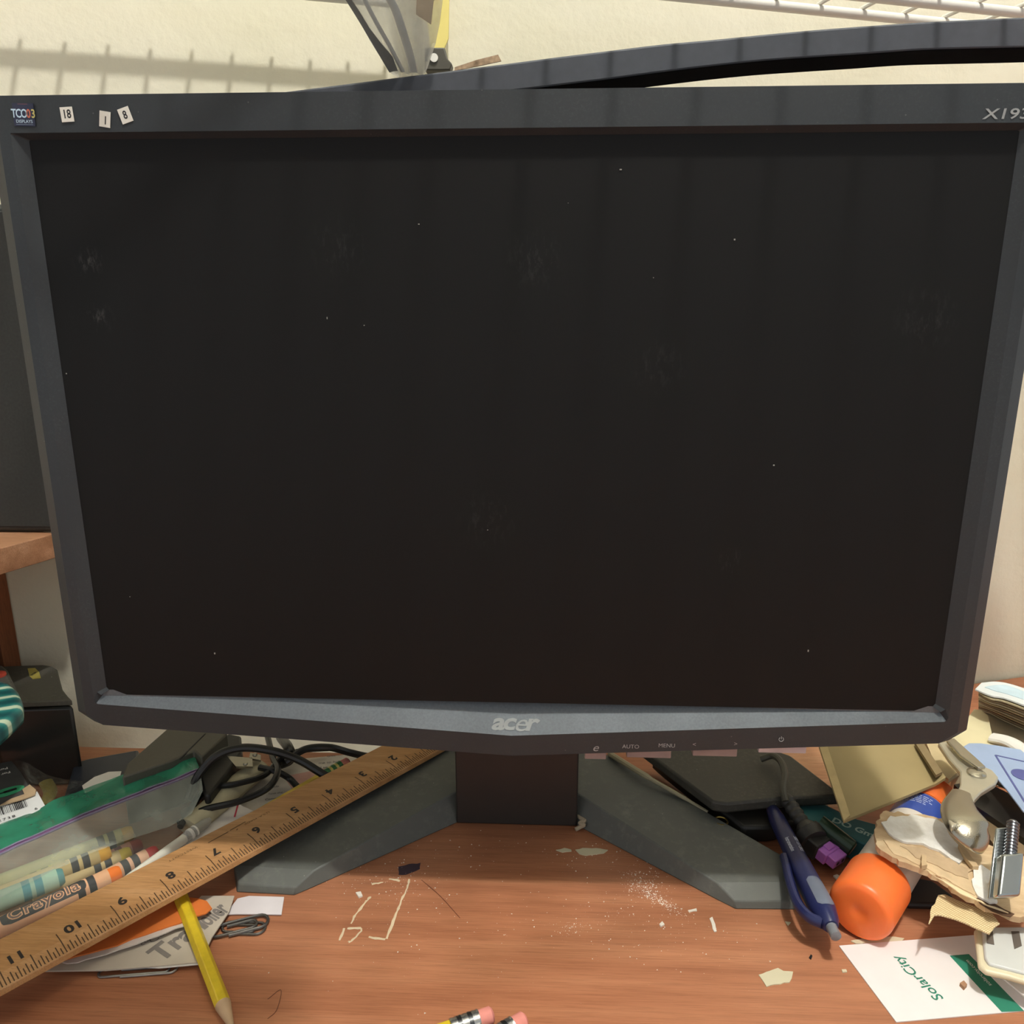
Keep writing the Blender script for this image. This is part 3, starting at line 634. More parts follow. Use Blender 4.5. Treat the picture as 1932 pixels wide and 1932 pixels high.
mb = MB(); mb.obox(c+ex*1.5+V((0, 0, .4)), ex, up_, (0, 0, 1), 3.4, 1.0, .1); mb.obox(c-ex*3+V((0, 0, .4)), ex, up_, (0, 0, 1), 3, .4, .1); build('oval_symbol', mb, BLACK, pk, smooth=False)
mb = MB(); mb.text('For', 3.6, plane_fn(D(11, 1459, hc+.1), -ex, up_.normalized(), 0), bold=.03); mb.text('Pow', 3.6, plane_fn(D(4, 1452, hc+.1), -ex, up_.normalized(), 0), bold=.03)
mb.v = [v+V((0, 0, .15)) for v in mb.v]; build('lettering', mb, WHITE, pk, smooth=False)
mb = poly([(42, 1489), (56, 1480), (68, 1490), (66, 1498), (40, 1508), (0, 1519), (20, 1507), (46, 1498)], hc+1.2, thick=.8); build('torn_edge', mb, mat('torn_cardboard', (184, 158, 124), .9), pk)
# crinkled clear wrap
rows = []; rnd = random.Random(5)
ctrl = [[(15, 1431), (50, 1438), (88, 1462), (120, 1470), (158, 1474)], [(30, 1455), (60, 1470), (92, 1480), (125, 1488), (158, 1480)], [(60, 1495), (80, 1498), (105, 1500), (128, 1496), (148, 1487)], [(85, 1522), (95, 1518), (110, 1511), (128, 1503), (140, 1496)]]
for j in range(17):
    f = j/16*3; k = min(int(f), 2); t = f-k; r = []
    A_ = interp([(a[0], a[1], 0) for a in ctrl[k]], 24); B_ = interp([(a[0], a[1], 0) for a in ctrl[k+1]], 24)
    for p, q in zip(A_, B_): r.append(D(p[0]*(1-t)+q[0]*t, p[1]*(1-t)+q[1]*t, 19+rnd.uniform(-2.6, 2.6)))
    rows.append(r)
mb = MB(); mb.grid(rows); build('clear_wrap', mb, film('wrap_film', (180, 178, 165), .22, .08, 1.0), pk, angle=5)
mb = MB(); mb.tube(smooth_path([D(82, 1520, 14), D(95, 1495, 15), D(86, 1475, 15)]), [3, 5, 3] if False else 4, 10, flat=.4); build('olive_contents', mb, mat('olive', (128, 118, 56), .7), pk)

# ------------------------------------------------------------------ papers by the pencil
TP = thing('torn_box_flap', D(260, 1800, 0), 'grey torn paper flap with large grey lettering, under the ruler and yellow pencil', 'paper')
mb = poly([(60, 1832), (150, 1800), (250, 1770), (330, 1740), (380, 1690), (442, 1690), (432, 1720), (400, 1768), (378, 1815), (300, 1822), (200, 1830)], 4, thick=.7); build('sheet', mb, mat('grey_newsprint', (196, 186, 170), .85, var=.05), TP)
mb = MB(); a, b = D(312, 1800, 4), D(430, 1700, 4)
a, b = D(296, 1792, 4.1), D(412, 1706, 4.1); ex = V((b-a)).normalized(); ey = V((-ex.y, ex.x, 0))
a2 = D(318, 1760, 4.1); mb.text('Tran', 17, plane_fn(D(338, 1772, 4.15), ex, ey), bold=.03, sx=.85); mb.text('roller', 16, plane_fn(D(398, 1728, 4.15), ex, ey), bold=.03, sx=.45)
mb.text('Control', 6.5, plane_fn(D(318, 1752, 4.15), ex, ey)); mb.text('compact', 4.2, plane_fn(D(290, 1765, 4.15), ex, ey))
build('lettering', mb, mat('print_mid_grey', (128, 122, 116), .8), TP, smooth=False)
OR = mat('orange_card', (216, 118, 52), .6, var=.08)
ot = thing('orange_torn_card', D(240, 1770, 4), 'orange card strip with white torn edge, under the ruler beside the yellow pencil', 'card')
q = [D(*p, 8) for p in [(118, 1812), (185, 1770), (270, 1725), (340, 1688), (390, 1700), (402, 1712), (390, 1722), (340, 1740), (250, 1772), (190, 1792)]]
mb = MB(); j = jag(q, 5, .6, 2); mb.prism([p-V((0, 0, .7)) for p in j], j); build('card', mb, OR, ot)
q = [D(*p, 7.2) for p in [(120, 1813), (190, 1793), (250, 1773), (340, 1741), (348, 1745), (260, 1779), (200, 1800), (128, 1818)]]
mb = MB(); j = jag(q, 4, .7, 4); mb.prism([p-V((0, 0, .6)) for p in j], j); build('torn_edge', mb, mat('torn_white', (206, 196, 186), .9), ot)
mb = poly([(425, 1725), (448, 1695), (470, 1690), (536, 1692), (531, 1725), (450, 1724)], 1.2, thick=.7)
tag(build('white_card', mb, mat('card_white', (226, 220, 222), .6, var=.02), bevel=.1), 'blank white card sticking out under the left leg of the monitor base', 'card')
mb = poly([(225, 1822), (228, 1816), (330, 1810), (375, 1812), (376, 1819), (300, 1826)], 3.2, thick=.5)
tag(build('white_strip', mb, WHITE), 'thin white paper strip at the lower edge of the grey printed flap', 'paper')
# paperclips
def clip(p0, p1, w, h, label, m, wr=.55):
    a, b = D(*p0, h), D(*p1, h); e = (b-a).normalized(); n = V((-e.y, e.x, 0)); L = (b-a).length
    def arc(cx, cy, r, t0, t1, k=8): return [a+e*(cx+r*math.cos(math.radians(t0+(t1-t0)*i/k)))+n*(cy+r*math.sin(math.radians(t0+(t1-t0)*i/k))) for i in range(k+1)]
    r = w/2
    pts = [a+e*(L*.30)+n*(-r)]+arc(L-r, 0, r, -90, 90)+arc(r*.8, 0.15*r, r*.85, 90, 270)+arc(L-r*1.9, -.1*r, r*.62, -90, 90)+[a+e*(L*.28)+n*(r*.5)]
    mb = MB(); mb.tube(pts, wr, 8); return tag(build('paperclip', mb, m), label, 'paperclip', 'paperclips on the desk')
CL = mat('clip_steel_dark', (110, 108, 104), .3, .8)
clip((398, 1762), (506, 1734), 9, 1.6, 'grey paperclip with end loop beside the white card, right of the pencil', CL, .8)
clip((186, 1838), (334, 1826), 5.5, .8, 'steel paperclip lying flat below the grey printed flap', mat('clip_steel', (150, 150, 148), .3, .8))
clip((420, 1750), (500, 1752), 8, .8, 'dark paperclip half under the other one near the white card', CL, .7)

# ================================================================== RIGHT CLUTTER
DK = dusty('dusty_dark_plastic', (62, 61, 55), (125, 122, 108), .35, .55)
# black tapered box behind the base
mb = poly([(1195, 1400), (1420, 1400), (1492, 1425), (1590, 1500), (1480, 1505), (1372, 1516), (1345, 1512)], 24, thick=7)
tag(build('black_hard_case', mb, DK, bevel=1.5), 'matte black flat case with dusty top, behind the right leg of the monitor base', 'case')
mb = poly([(1230, 1425), (1375, 1512), (1470, 1520), (1565, 1515), (1555, 1540), (1450, 1560), (1402, 1560)], 12, thick=11)
tag(build('black_pouch', mb, mat('pouch_black', (36, 35, 32), .5), bevel=2), 'darker black pouch lying under the dusty flat case', 'pouch')
# beige rod with ring
rd = thing('beige_cord', D(1250, 1490, 17), 'beige thin stiff cord lying along the right leg of the base', 'cord')
mb = MB(); mb.tube(smooth_path([D(1150, 1422, 19), D(1220, 1465, 19.5), D(1290, 1505, 15), D(1335, 1532, 12)]), [1.9]*9+[1.3]*8+[1.0]*8, 8); build('rod', mb, mat('beige_cord', (158, 150, 122), .5), rd)
c = D(1360, 1549, 11); mb = MB(); mb.tube([c+V((4*math.cos(t), 4*math.sin(t), 0)) for t in [2*math.pi*i/20 for i in range(21)]], .6, 6); build('ring', mb, mat('brass', (140, 120, 60), .3, .8), rd)
# knotted string
mb = MB(); rnd = random.Random(9); mb.tube(smooth_path([D(1095, 1528, 6), D(1092, 1540, 5), D(1103, 1548, 5), D(1094, 1553, 4), D(1102, 1556, 4), D(1095, 1560, 2), D(1086, 1565, 1.2)], 5), 1.3, 8)
tag(build('knotted_string', mb, mat('string', (176, 160, 136), .9, bump=.6)), 'tiny knotted bit of cream string at the right foot of the monitor neck', 'string')
# wood offcut plank behind the envelope
mb = poly([(1390, 1410), (1560, 1400), (1600, 1440), (1592, 1535), (1560, 1520), (1450, 1440)], 5, thick=5)
tag(build('wood_offcut', mb, wood('pale_orange_wood', (176, 124, 88), (198, 148, 112), (208, 164, 130), (2, 20, 20), (0, 0, -.7))), 'pale orange wooden offcut between the black case and the manila packet', 'board')
# manila packet
MN = mat('manila', (160, 143, 100), .75, var=.07, scale=30)
mf = thing('manila_packet', D(1660, 1480, 18), 'olive tan cardboard packet lying tilted behind the glue stick', 'packet')
mb = poly([(1545, 1405, 40), (1730, 1395, 44), (1785, 1466, 40), (1765, 1478, 36), (1592, 1548, 34)], 40, thick=2.2); build('front', mb, MN, mf, bevel=.3)
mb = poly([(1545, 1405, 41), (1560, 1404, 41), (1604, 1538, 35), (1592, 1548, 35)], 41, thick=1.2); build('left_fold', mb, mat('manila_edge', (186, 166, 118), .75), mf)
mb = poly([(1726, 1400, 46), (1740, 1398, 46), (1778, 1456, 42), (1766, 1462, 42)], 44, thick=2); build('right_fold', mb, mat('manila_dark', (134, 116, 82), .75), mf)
# sheet of tan cardboard further back with plastic edge
mb = poly([(1745, 1395), (1800, 1395), (1830, 1440), (1790, 1470), (1770, 1455)], 36, thick=3)
tag(build('tan_cardboard', mb, mat('tan_card', (196, 178, 138), .8)), 'pale tan cardboard scrap between manila packet and steel clipper', 'cardboard')

# glue stick
gs = thing('glue_stick', D(1640, 1760, 0), 'fat glue stick with orange caps, white body and blue label, lying at the right', 'glue stick')
GR = 16.0
a, b = D(1620, 1722, GR), D(1762, 1505, GR); ax = (b-a).normalized(); L = (b-a).length
OG = mat('glue_orange', (250, 122, 56), .38, var=.02)
OG.node_tree.nodes['Principled BSDF'].inputs['Subsurface Weight'].default_value = .25; OG.node_tree.nodes['Principled BSDF'].inputs['Subsurface Scale'].default_value = .004
mb = MB(); mb.lathe(a, b, [(0.9, 2.0), (.3, 3.5), (0, 6), (-.1, GR-3.4), (.5, GR-1.8), (2, GR-.5), (4, GR), (29, GR+.2)], 64); build('cap', mb, OG, gs)
mb = MB(); mb.lathe(a, b, [(29, GR-1.2), (L-24, GR-1.2)], 64); build('barrel', mb, mat('glue_white', (226, 218, 208), .35, var=.02), gs)
mb = MB(); mb.lathe(a, b, [(L-45, GR-1.0), (L-24.5, GR-1.0)], 64); lb = build('blue_label', mb, mat('glue_label_blue', (52, 78, 158), .35), gs)
e3 = V((0, 0, 1)); e3 = (e3-ax*e3.dot(ax)).normalized(); e2 = ax.cross(e3)
mb = MB()
def gw(x, y):
    an = -x/GR+math.radians(-8); return a+ax*(L-30+y)+(e3*math.cos(an)+e2*math.sin(an))*(GR-.85)
for i in range(5):
    x0 = -9+random.uniform(0, 4)
    while x0 < 9:      # lines of fine print, too small to read
        x1 = x0+random.uniform(1.2, 4.2); n_ = 5
        mb.grid([[gw(x0+(x1-x0)*k/n_, yy-i*1.9+2) for k in range(n_+1)] for yy in (-.38, .38)]); x0 = x1+.7
build('label_print', mb, mat('print_pale', (190, 200, 226), .5), lb, smooth=False)
mb = MB(); mb.lathe(a, b, [(L-24, GR-.4), (L-10, GR-.4), (L-8, GR-1.6), (L, GR-2)], 64); build('base_cap', mb, OG, gs)

# navy pen
NV = mat('pen_navy', (32, 38, 80), .3, var=.04)
np_ = thing('navy_pen', D(1520, 1660, 4), 'navy blue click pen with grey button, leaning over the right tip of the base', 'pen')
a, b = D(1578, 1768, 17), D(1452, 1518, 16); ax = (b-a).normalized(); L = (b-a).length
mb = MB(); mb.lathe(a, b, [(0, 1.5), (.4, 2.6), (8.5, 2.7)], 20); o = build('click_button', mb, mat('pen_grey', (130, 134, 140), .4, .2), np_)
mb = MB(); mb.lathe(a, b, [(6.5, 3.6), (10, 5.2), (18, 6.7), (38, 6.2), (L*.6, 5.5), (L-14, 4.8), (L-5, 3.6), (L, 2)], 28); build('barrel', mb, NV, np_)
e3 = V((0, 0, 1)); e3 = (e3-ax*e3.dot(ax)).normalized(); e2 = ax.cross(e3).normalized()
if e2.x > 0: e2 = -e2
rows = []
for i in range(13):
    t = 15+20*i/12; w = .95 if 0 < i < 12 else .5; rr = (5.2+1.5*(t-10)/8) if t < 18 else 6.7-.5*(t-18)/20
    rows.append([a+ax*t+(e3*math.cos(k)+e2*math.sin(k))*(rr+.15) for k in [(-.9+1.5*j/8)*w for j in range(9)]])
mb = MB(); mb.grid(rows); o = build('grey_panel', mb, mat('pen_grey_panel', (104, 112, 128), .5), np_)
mb = MB(); mb.tube(smooth_path([a+ax*9+e2*3.5, a+ax*13+e2*8.5, a+ax*22+e2*11, a+ax*38+e2*9.8, a+ax*52+e2*7.5, a+ax*58+e2*6.6]), 2.5, 10, flat=1.2); build('clip', mb, NV, np_)
mb = MB()
def pw(x, y, off=0):
    an = (y+off)/5.2+.1; return a+ax*(62-x)+(e3*math.cos(an)+e2*math.sin(an))*6.1
mb.text('Instrumentation', 2.9, lambda x, y: pw(x, -y, 1.8), bold=.02, sx=.62, dense=2); mb.text('SBS 151-SRS', 2.7, lambda x, y: pw(x, -y, -2.4), bold=.01, sx=.9, dense=2)
build('lettering', mb, mat('pen_print', (190, 196, 214), .5), np_, smooth=False)

# video cable with purple plug
vc = thing('plug_cable', D(1520, 1580, 4), 'dark grey cable plug with a purple end, between navy pen and glue stick', 'cable')
CG = mat('plug_dark', (54, 53, 50), .5, bump=.2)
mb = MB(); mb.tube(smooth_path([D(1436, 1432, 28), D(1458, 1426, 32), D(1474, 1438, 33), D(1481, 1462, 32), D(1478, 1490, 29), D(1482, 1512, 25)], 10), 2.1, 10); build('cord', mb, mat('cord_grey', (72, 70, 60), .5), vc)
a, b = D(1484, 1508, 23), D(1540, 1592, 14); ax = (b-a).normalized(); L = (b-a).length
mb = MB(); pf = [(-3, 2.6)]
for i in range(9): pf += [(i*2.2, 4.6 if i % 2 else 3.9)]
pf += [(20, 5.8), (27, 7.4), (L-8, 8.4), (L-2, 8)]; mb.lathe(a, b, pf, 24); build('strain_relief', mb, CG, vc)
a = D(1528, 1578, 13); ax = (D(1592, 1632, 8)-a).normalized(); L = 0
e3 = V((0, 0, 1)); e2 = ax.cross(e3).normalized(); e3 = e2.cross(ax).normalized()
mb = MB(); mb.obox(a+ax*(L+3), ax, e2, e3, 7, 8.4, 5.6); build('housing', mb, CG, vc, bevel=1)
PU = mat('plug_purple', (196, 124, 220), .45, var=.04)
mb = MB(); mb.obox(a+ax*(L+8), ax, e2, e3, 7.5, 7.4, 3.6); mb.obox(a+ax*(L+15), ax, e2, e3, 5.5, 5.6, 3.0); mb.obox(a+ax*(L+9), ax, e2, e3, 5, 3.2, 4.6); build('purple_plug', mb, PU, vc, bevel=.6)
for k in (-1, 1):
    mb = MB(); c = a+ax*(L+20.3)+e2*k*2.4; mb.lathe(c, c+ax, [(0, 1.2), (.3, 1.2)], 12); build('socket_hole', mb, BLACK, vc)

# teal carton and dark green battery
tc = thing('teal_carton', D(1560, 1560, 2), 'teal blue carton with pale lettering, behind the battery and glue stick', 'carton')
mb = poly([(1505, 1515), (1555, 1516), (1600, 1540), (1700, 1568), (1670, 1602), (1625, 1590), (1560, 1556), (1520, 1545)], 15, thick=14); build('body', mb, mat('teal_card', (44, 108, 114), .5), tc, bevel=.8)
mb = MB(); line_text(mb, 'DO Gmb', 1580, 1550, 1650, 1578, 15.1, 7, bold=.03); build('lettering', mb, mat('print_teal_pale', (170, 200, 196), .5), tc, smooth=False)
bt = thing('green_battery', D(1590, 1610, 0), 'dark green cylindrical battery with brown end, beside the purple plug', 'battery')
a, b = D(1608, 1602, 12), D(1545, 1552, 20)
mb = MB(); mb.lathe(a, b, [(0, 4.4), (.8, 5), ((b-a).length, 5)], 36); build('sleeve', mb, mat('battery_green', (40, 62, 46), .3, .3, var=.5, scale=25), bt)
mb = MB(); mb.lathe(a, b, [(-.5, 3.8), (.1, 4.1)], 30); build('end_disc', mb, mat('battery_rust', (132, 108, 88), .5, .4), bt)

# drywall scrap
dw = thing('drywall_scrap', D(1790, 1660, 12), 'torn scrap of drywall with brown paper face and white gypsum, resting on the glue stick', 'drywall')
def hz(u): return 39-(u-1650)/280*10
out = [(1655, 1548), (1668, 1530), (1700, 1533), (1735, 1536), (1780, 1545), (1830, 1575), (1880, 1600), (1960, 1600), (1960, 1728), (1915, 1728), (1870, 1712), (1820, 1688), (1770, 1655), (1720, 1632), (1690, 1622), (1663, 1605), (1650, 1580), (1652, 1562)]
q = [D(u, v, hz(u)) for u, v in out]; j = jag(q, 2.2, 1.1, 11)
if sum(j[i].x*j[(i+1) % len(j)].y-j[(i+1) % len(j)].x*j[i].y for i in range(len(j))) < 0: j = j[::-1]
KP = NT('kraft_paper_torn'); n1 = KP.noise(26, 5, .6, (1, 3, 1), (0, 0, .5)); n2 = KP.noise(12, 3)
kc = KP.ramp(n1, [(.3, srgb((168, 138, 104))), (.5, srgb((204, 176, 138))), (.7, srgb((226, 204, 164)))])
KP.col(kc); KP.set(Roughness=.9); KP.bump(n1, .7, .003)
mb = MB(); mb.prism([p-V((0, 0, 3.2)) for p in j], j); build('paper_face', mb, KP.m, dw, smooth=False)
j2 = jag([p.lerp(V((sum(a.x for a in q)/len(q), sum(a.y for a in q)/len(q), q[0].z)), .02)-V((0, 0, 1.2)) for p in q], 5, .5, 4)
GY = NT('gypsum'); g1 = GY.noise(60, 6, .7); GY.col(GY.ramp(g1, [(.3, srgb((220, 215, 204))), (.6, srgb((246, 244, 238)))])); GY.set(Roughness=.95); GY.bump(g1, .45, .0015)
for pts_, sd in (([(1666, 1552), (1680, 1540), (1720, 1537), (1765, 1545), (1786, 1556), (1792, 1575), (1814, 1598), (1820, 1614), (1812, 1628), (1795, 1622), (1770, 1604), (1740, 1592), (1700, 1586), (1676, 1572)], 1),
                 ([(1835, 1640), (1850, 1632), (1880, 1650), (1882, 1700), (1870, 1705), (1845, 1690), (1835, 1668)], 2)):
    q2 = jag([D(u, v, hz(u)+1.2) for u, v in pts_], 3, .9, sd)
    if sum(q2[i].x*q2[(i+1) % len(q2)].y-q2[(i+1) % len(q2)].x*q2[i].y for i in range(len(q2))) < 0: q2 = q2[::-1]
    mb = MB(); mb.prism([p-V((0, 0, 2)) for p in q2], q2); build('gypsum_patch', mb, GY.m, dw, smooth=False)
for (p_, sd) in (([(1808, 1594), (1816, 1596), (1835, 1618), (1845, 1634), (1835, 1634), (1822, 1618)], 5), ([(1738, 1612), (1748, 1614), (1750, 1632), (1740, 1634)], 6), ([(1868, 1662), (1876, 1666), (1880, 1680), (1874, 1684)], 8)):
    q2 = jag([D(u, v, hz(u)+3.2) for u, v in p_], 3, .4, sd); mb = MB(); mb.prism([p-V((0, 0, 2.4)) for p in q2], q2); build('torn_fibre', mb, mat('fibre_tan', (196, 170, 132), .95), dw, smooth=False)
for i, (p_, cc) in enumerate((([(1665, 1585), (1700, 1592), (1745, 1600), (1800, 1632), (1830, 1650), (1842, 1690), (1800, 1668), (1740, 1634), (1690, 1612)], (214, 188, 150)), ([(1700, 1596), (1750, 1600), (1800, 1625), (1832, 1640), (1828, 1658), (1780, 1640), (1730, 1618)], (194, 168, 134)), ([(1745, 1640), (1800, 1672), (1850, 1700), (1900, 1722), (1870, 1712), (1815, 1686), (1765, 1654)], (234, 214, 172)))):
    q2 = jag([D(u, v, hz(u)+.5+.35*i) for u, v in p_], 2.5, .8, 20+i); mb = MB(); mb.prism([p-V((0, 0, .5)) for p in q2], q2); build('peeled_layer', mb, mat('peel_%d' % i, cc, .95, var=.12, scale=120, bump=.6), dw, smooth=False)
mb = MB(); q2 = [D(u, v, hz(u)+.15) for u, v in [(1843, 1695), (1850, 1692), (1880, 1706), (1912, 1724), (1905, 1730), (1872, 1720), (1850, 1706)]]; q2 = jag(q2, 3, .5, 3); mb.prism([p-V((0, 0, .3)) for p in q2], q2)
build('dark_stain', mb, mat('stain_brown', (86, 60, 40), .95), dw, smooth=False)
# mesh tape
mt = NT('mesh_tape'); wv = mt.n('ShaderNodeTexBrick'); mt.l(mt.co((1, 1, 1), (0, 0, -.55)), wv.inputs[0]); wv.inputs['Scale'].default_value = 290
wv.inputs['Color1'].default_value = srgb((238, 220, 176)); wv.inputs['Color2'].default_value = srgb((230, 210, 164)); wv.inputs['Mortar'].default_value = srgb((196, 170, 122)); wv.offset = 0
wv.inputs['Mortar Size'].default_value = .045; mt.col(wv.outputs['Color']); mt.set(Roughness=.85)
q = [D(u, v, 25) for u, v in [(1782, 1688), (1825, 1705), (1872, 1722), (1885, 1742), (1878, 1748), (1868, 1762), (1840, 1750), (1800, 1733), (1776, 1727), (1762, 1726), (1755, 1741), (1751, 1741), (1759, 1712), (1770, 1690)]]
mb = MB(); j = jag(q, 3.5, .5, 6); mb.prism([p-V((0, 0, .7)) for p in j], j)
tag(build('mesh_tape', mb, mt.m, smooth=False), 'frayed strip of cream woven tape hanging out under the drywall scrap', 'tape')

# chrome clipper tool
CH = mat('chrome', (196, 192, 178), .16, 1.0, .03)
ct = thing('chrome_clipper', D(1835, 1560, 40), 'chrome hand tool with a rivet and a textured thumb grip, lying above the drywall scrap', 'tool')
mb = poly([(1770, 1400), (1790, 1398), (1822, 1430), (1850, 1443), (1872, 1452), (1884, 1466), (1878, 1478), (1852, 1494), (1839, 1508), (1838, 1525), (1828, 1545), (1796, 1560), (1788, 1545), (1798, 1510), (1812, 1480), (1812, 1455), (1790, 1430)], 52, thick=3.5); build('body_plate', mb, mat('satin_steel', (206, 200, 180), .4, .65, .04), ct, bevel=.8)
c = D(1842, 1460, 52); mb = MB(); mb.lathe(c, c+V((0, 0, 3)), [(0, 5.2), (1, 5), (2, 3.4), (2.4, 1)], 28); rv = build('rivet', mb, CH, ct)
mb = poly([(1786, 1396), (1800, 1392), (1845, 1432), (1860, 1446), (1846, 1448), (1812, 1425)], 56, thick=2); build('spring_jaw', mb, CH, ct, bevel=.5)
GP = NT('chrome_knurled'); GP.col(srgb((180, 174, 158))); GP.set(Metallic=1.0, Roughness=.22); vv_ = GP.vor(1500); GP.bump(vv_.outputs['Distance'], .12, .0003)
rows = []
cen = smooth_path([D(1814, 1496, 51), D(1811, 1525, 51), D(1822, 1552, 50), D(1842, 1578, 47), D(1862, 1596, 43)], 6)
mb = MB(); n = len(cen); rad = [5+6.2*math.sin(math.pi*(i/(n-1))**1.1) if i < n-1 else 2.5 for i in range(n)]; mb.tube(cen, rad, 24, flat=.38)
build('thumb_grip', mb, GP.m, ct)
# blue card shapes
BLU = mat('blue_card', (160, 180, 212), .5, var=.04)
bc = thing('blue_card', D(1880, 1470, 40), 'pale blue rounded card with a navy triangle outline, right edge behind the chrome tool', 'card')
mb = poly([(1818, 1408), (1828, 1402), (1850, 1402), (1880, 1406), (1960, 1420), (1960, 1545), (1930, 1530), (1900, 1490), (1870, 1455), (1835, 1435)], 46, thick=1); build('card', mb, BLU, bc, bevel=.3)
mb = MB(); P_ = [D(1880, 1426, 46), D(1975, 1452, 46), D(1930, 1510, 46)]
P_ = [D(1878, 1425, 46), D(1990, 1450, 46), D(1950, 1540, 46)]
for k in range(3):
    a, b = P_[k], P_[(k+1) % 3]; mb.obox((a+b)/2+V((0, 0, .1)), b-a, V((-(b-a).y, (b-a).x, 0)), (0, 0, 1), (b-a).length/2, .55, .12)
c = D(1930, 1462, 46.2); mb.lathe(c, c+V((0, 0, 1)), [(0, 6), (.15, 6)], 30); build('triangle_mark', mb, mat('navy_print', (84, 90, 148), .6), bc, smooth=False)
# curled booklet further back
bk = thing('curled_booklet', D(1900, 1370, 20), 'curled booklet with pale blue cover and ruffled pages, at the right edge', 'booklet')
def curl(pts1, pts2, h1, h2, th):
    A_ = smooth_path([D(u, v, h1) for u, v in pts1], 6); B_ = smooth_path([D(u, v, h2) for u, v in pts2], 6); m = MB(); m.grid([A_, [a.lerp(b, .5) for a, b in zip(A_, B_)], B_], thick=th); return m
build('cover', curl([(1840, 1300), (1870, 1312), (1900, 1318), (1970, 1345)], [(1852, 1288), (1880, 1286), (1912, 1292), (1970, 1312)], 62, 62, 1), mat('booklet_white', (226, 232, 232), .6, var=.03), bk)
build('cover_panel', curl([(1858, 1296), (1880, 1304), (1900, 1309), (1970, 1332)], [(1866, 1294), (1886, 1292), (1908, 1295), (1970, 1320)], 62.4, 62.4, .3), mat('booklet_blue', (196, 218, 228), .6), bk)
for i in range(9):
    d = i*3.4; build('page', curl([(1846, 1306+d*1.2), (1868, 1318+d), (1896, 1324+d*1.3), (1970, 1352+d*1.5)], [(1850, 1298+d), (1880, 1304+d), (1910, 1310+d), (1970, 1340+d)], 60-i*4.5, 60-i*4.5, .8), mat('page_tan_%d' % (i % 3), [(176, 164, 132), (138, 122, 98), (196, 188, 160)][i % 3], .8), bk)
# grey-tan box under the booklet
mb = poly([(1852, 1330), (1875, 1325), (1970, 1350), (1970, 1440), (1890, 1430), (1868, 1400)], 22, thick=21)
tag(build('grey_tan_box', mb, mat('grey_tan', (204, 197, 170), .8)), 'grey-tan cardboard box under the curled booklet, behind the white strap', 'box')
# cream box
mb = poly([(1838, 1338), (1852, 1340), (1864, 1350), (1882, 1432), (1850, 1445), (1800, 1440), (1795, 1395)], 40, thick=24)
tag(build('cream_carton', mb, mat('cream_card', (226, 216, 176), .7, var=.04)), 'cream cardboard sleeve behind the lower right corner of the monitor', 'carton')
mb = MB(); mb.tube(smooth_path([D(1872, 1392, 42), D(1900, 1398, 44), D(1925, 1412, 44), D(1970, 1450, 44)]), 5.5, 12, flat=.5)
tag(build('white_strap', mb, WHITE), 'white plastic strap curving above the pale blue card', 'strap')
# black strip tools under the blue card
mb = poly([(1800, 1480), (1850, 1470), (1960, 1525), (1960, 1600), (1900, 1560), (1840, 1520)], 34, thick=10)
tag(build('black_folder', mb, mat('folder_black', (34, 32, 29), .3)), 'glossy black object under the pale blue card, behind the chrome tool', 'case')
mb = poly([(1868, 1470), (1880, 1466), (1970, 1510), (1970, 1522)], 40, thick=1.5)
tag(build('steel_strip', mb, CH), 'narrow shiny metal strip lying on the black object below the blue card', 'metal strip')
mb = poly([(1840, 1545), (1870, 1530), (1970, 1580), (1970, 1620), (1880, 1600)], 30, thick=6)
tag(build('brown_block', mb, mat('brown_card', (128, 108, 80), .8)), 'brown cardboard piece between the thumb grip and the steel bolt', 'cardboard')

# bracket with bolt
br = thing('bolt_bracket', D(1900, 1650, 38), 'shiny steel toggle bolt standing on the drywall scrap at the right edge', 'bolt')
zb0 = 41; ZN = mat('zinc', (176, 182, 182), .22, .95, .04)
c0, c1 = D(1898, 1694, zb0), D(1906, 1612, zb0+12); ax = (c1-c0).normalized(); sx = V((1, .12, 0)).normalized(); nz_ = sx.cross(ax).normalized()
mb = MB(); mb.obox((c0+c1)/2, sx, ax, nz_, 5.6, (c1-c0).length/2, 3.2); build('channel', mb, ZN, br, bevel=1.4, seg=3)
mb = MB(); mb.obox((c0+c1)/2+ax*8-sx*3-nz_*4.5, sx, ax, nz_, 3.6, 18, .8); build('rear_wing', mb, ZN, br, bevel=.5)
p0 = c1-ax*3; p1 = c1+ax*17; mb = MB(); pf = []
for i in range(48): pf.append((i*.42, 2.9 if i % 4 in (1, 2) else 2.35))
pf += [(20.2, 2.0), (20.6, 1.6)]; mb.lathe(p0, p1, pf, 24); build('threaded_bolt', mb, mat('bolt_steel', (120, 124, 130), .3, .9), br)

# switch plate, cards
wp = thing('switch_plate', D(1900, 1810, 2), 'pale grey plastic plate with slots and cream rim, at the right edge on the cards', 'plate')
mb = poly([(1838, 1752), (1970, 1752), (1970, 1862), (1905, 1842), (1860, 1832), (1846, 1820)], 16, thick=3); o = build('rim', mb, mat('rim_cream', (222, 212, 180), .4, var=.03), wp, bevel=1.2, seg=3)
mb = poly([(1852, 1748), (1970, 1748), (1970, 1845), (1905, 1828), (1866, 1818), (1858, 1806)], 17.5, thick=2.5); build('face', mb, mat('plate_grey', (206, 208, 204), .4, var=.03), wp, bevel=.8)
for q in ([(1908, 1757), (1923, 1757), (1928, 1784), (1914, 1790)], [(1862, 1750), (1872, 1750), (1876, 1782), (1862, 1779)]):
    mb = poly(q, 17.8, thick=.4); build('slot', mb, mat('slot_brown', (92, 84, 76), .7), wp)
CW = mat('business_card_white', (236, 232, 230), .55, var=.02)
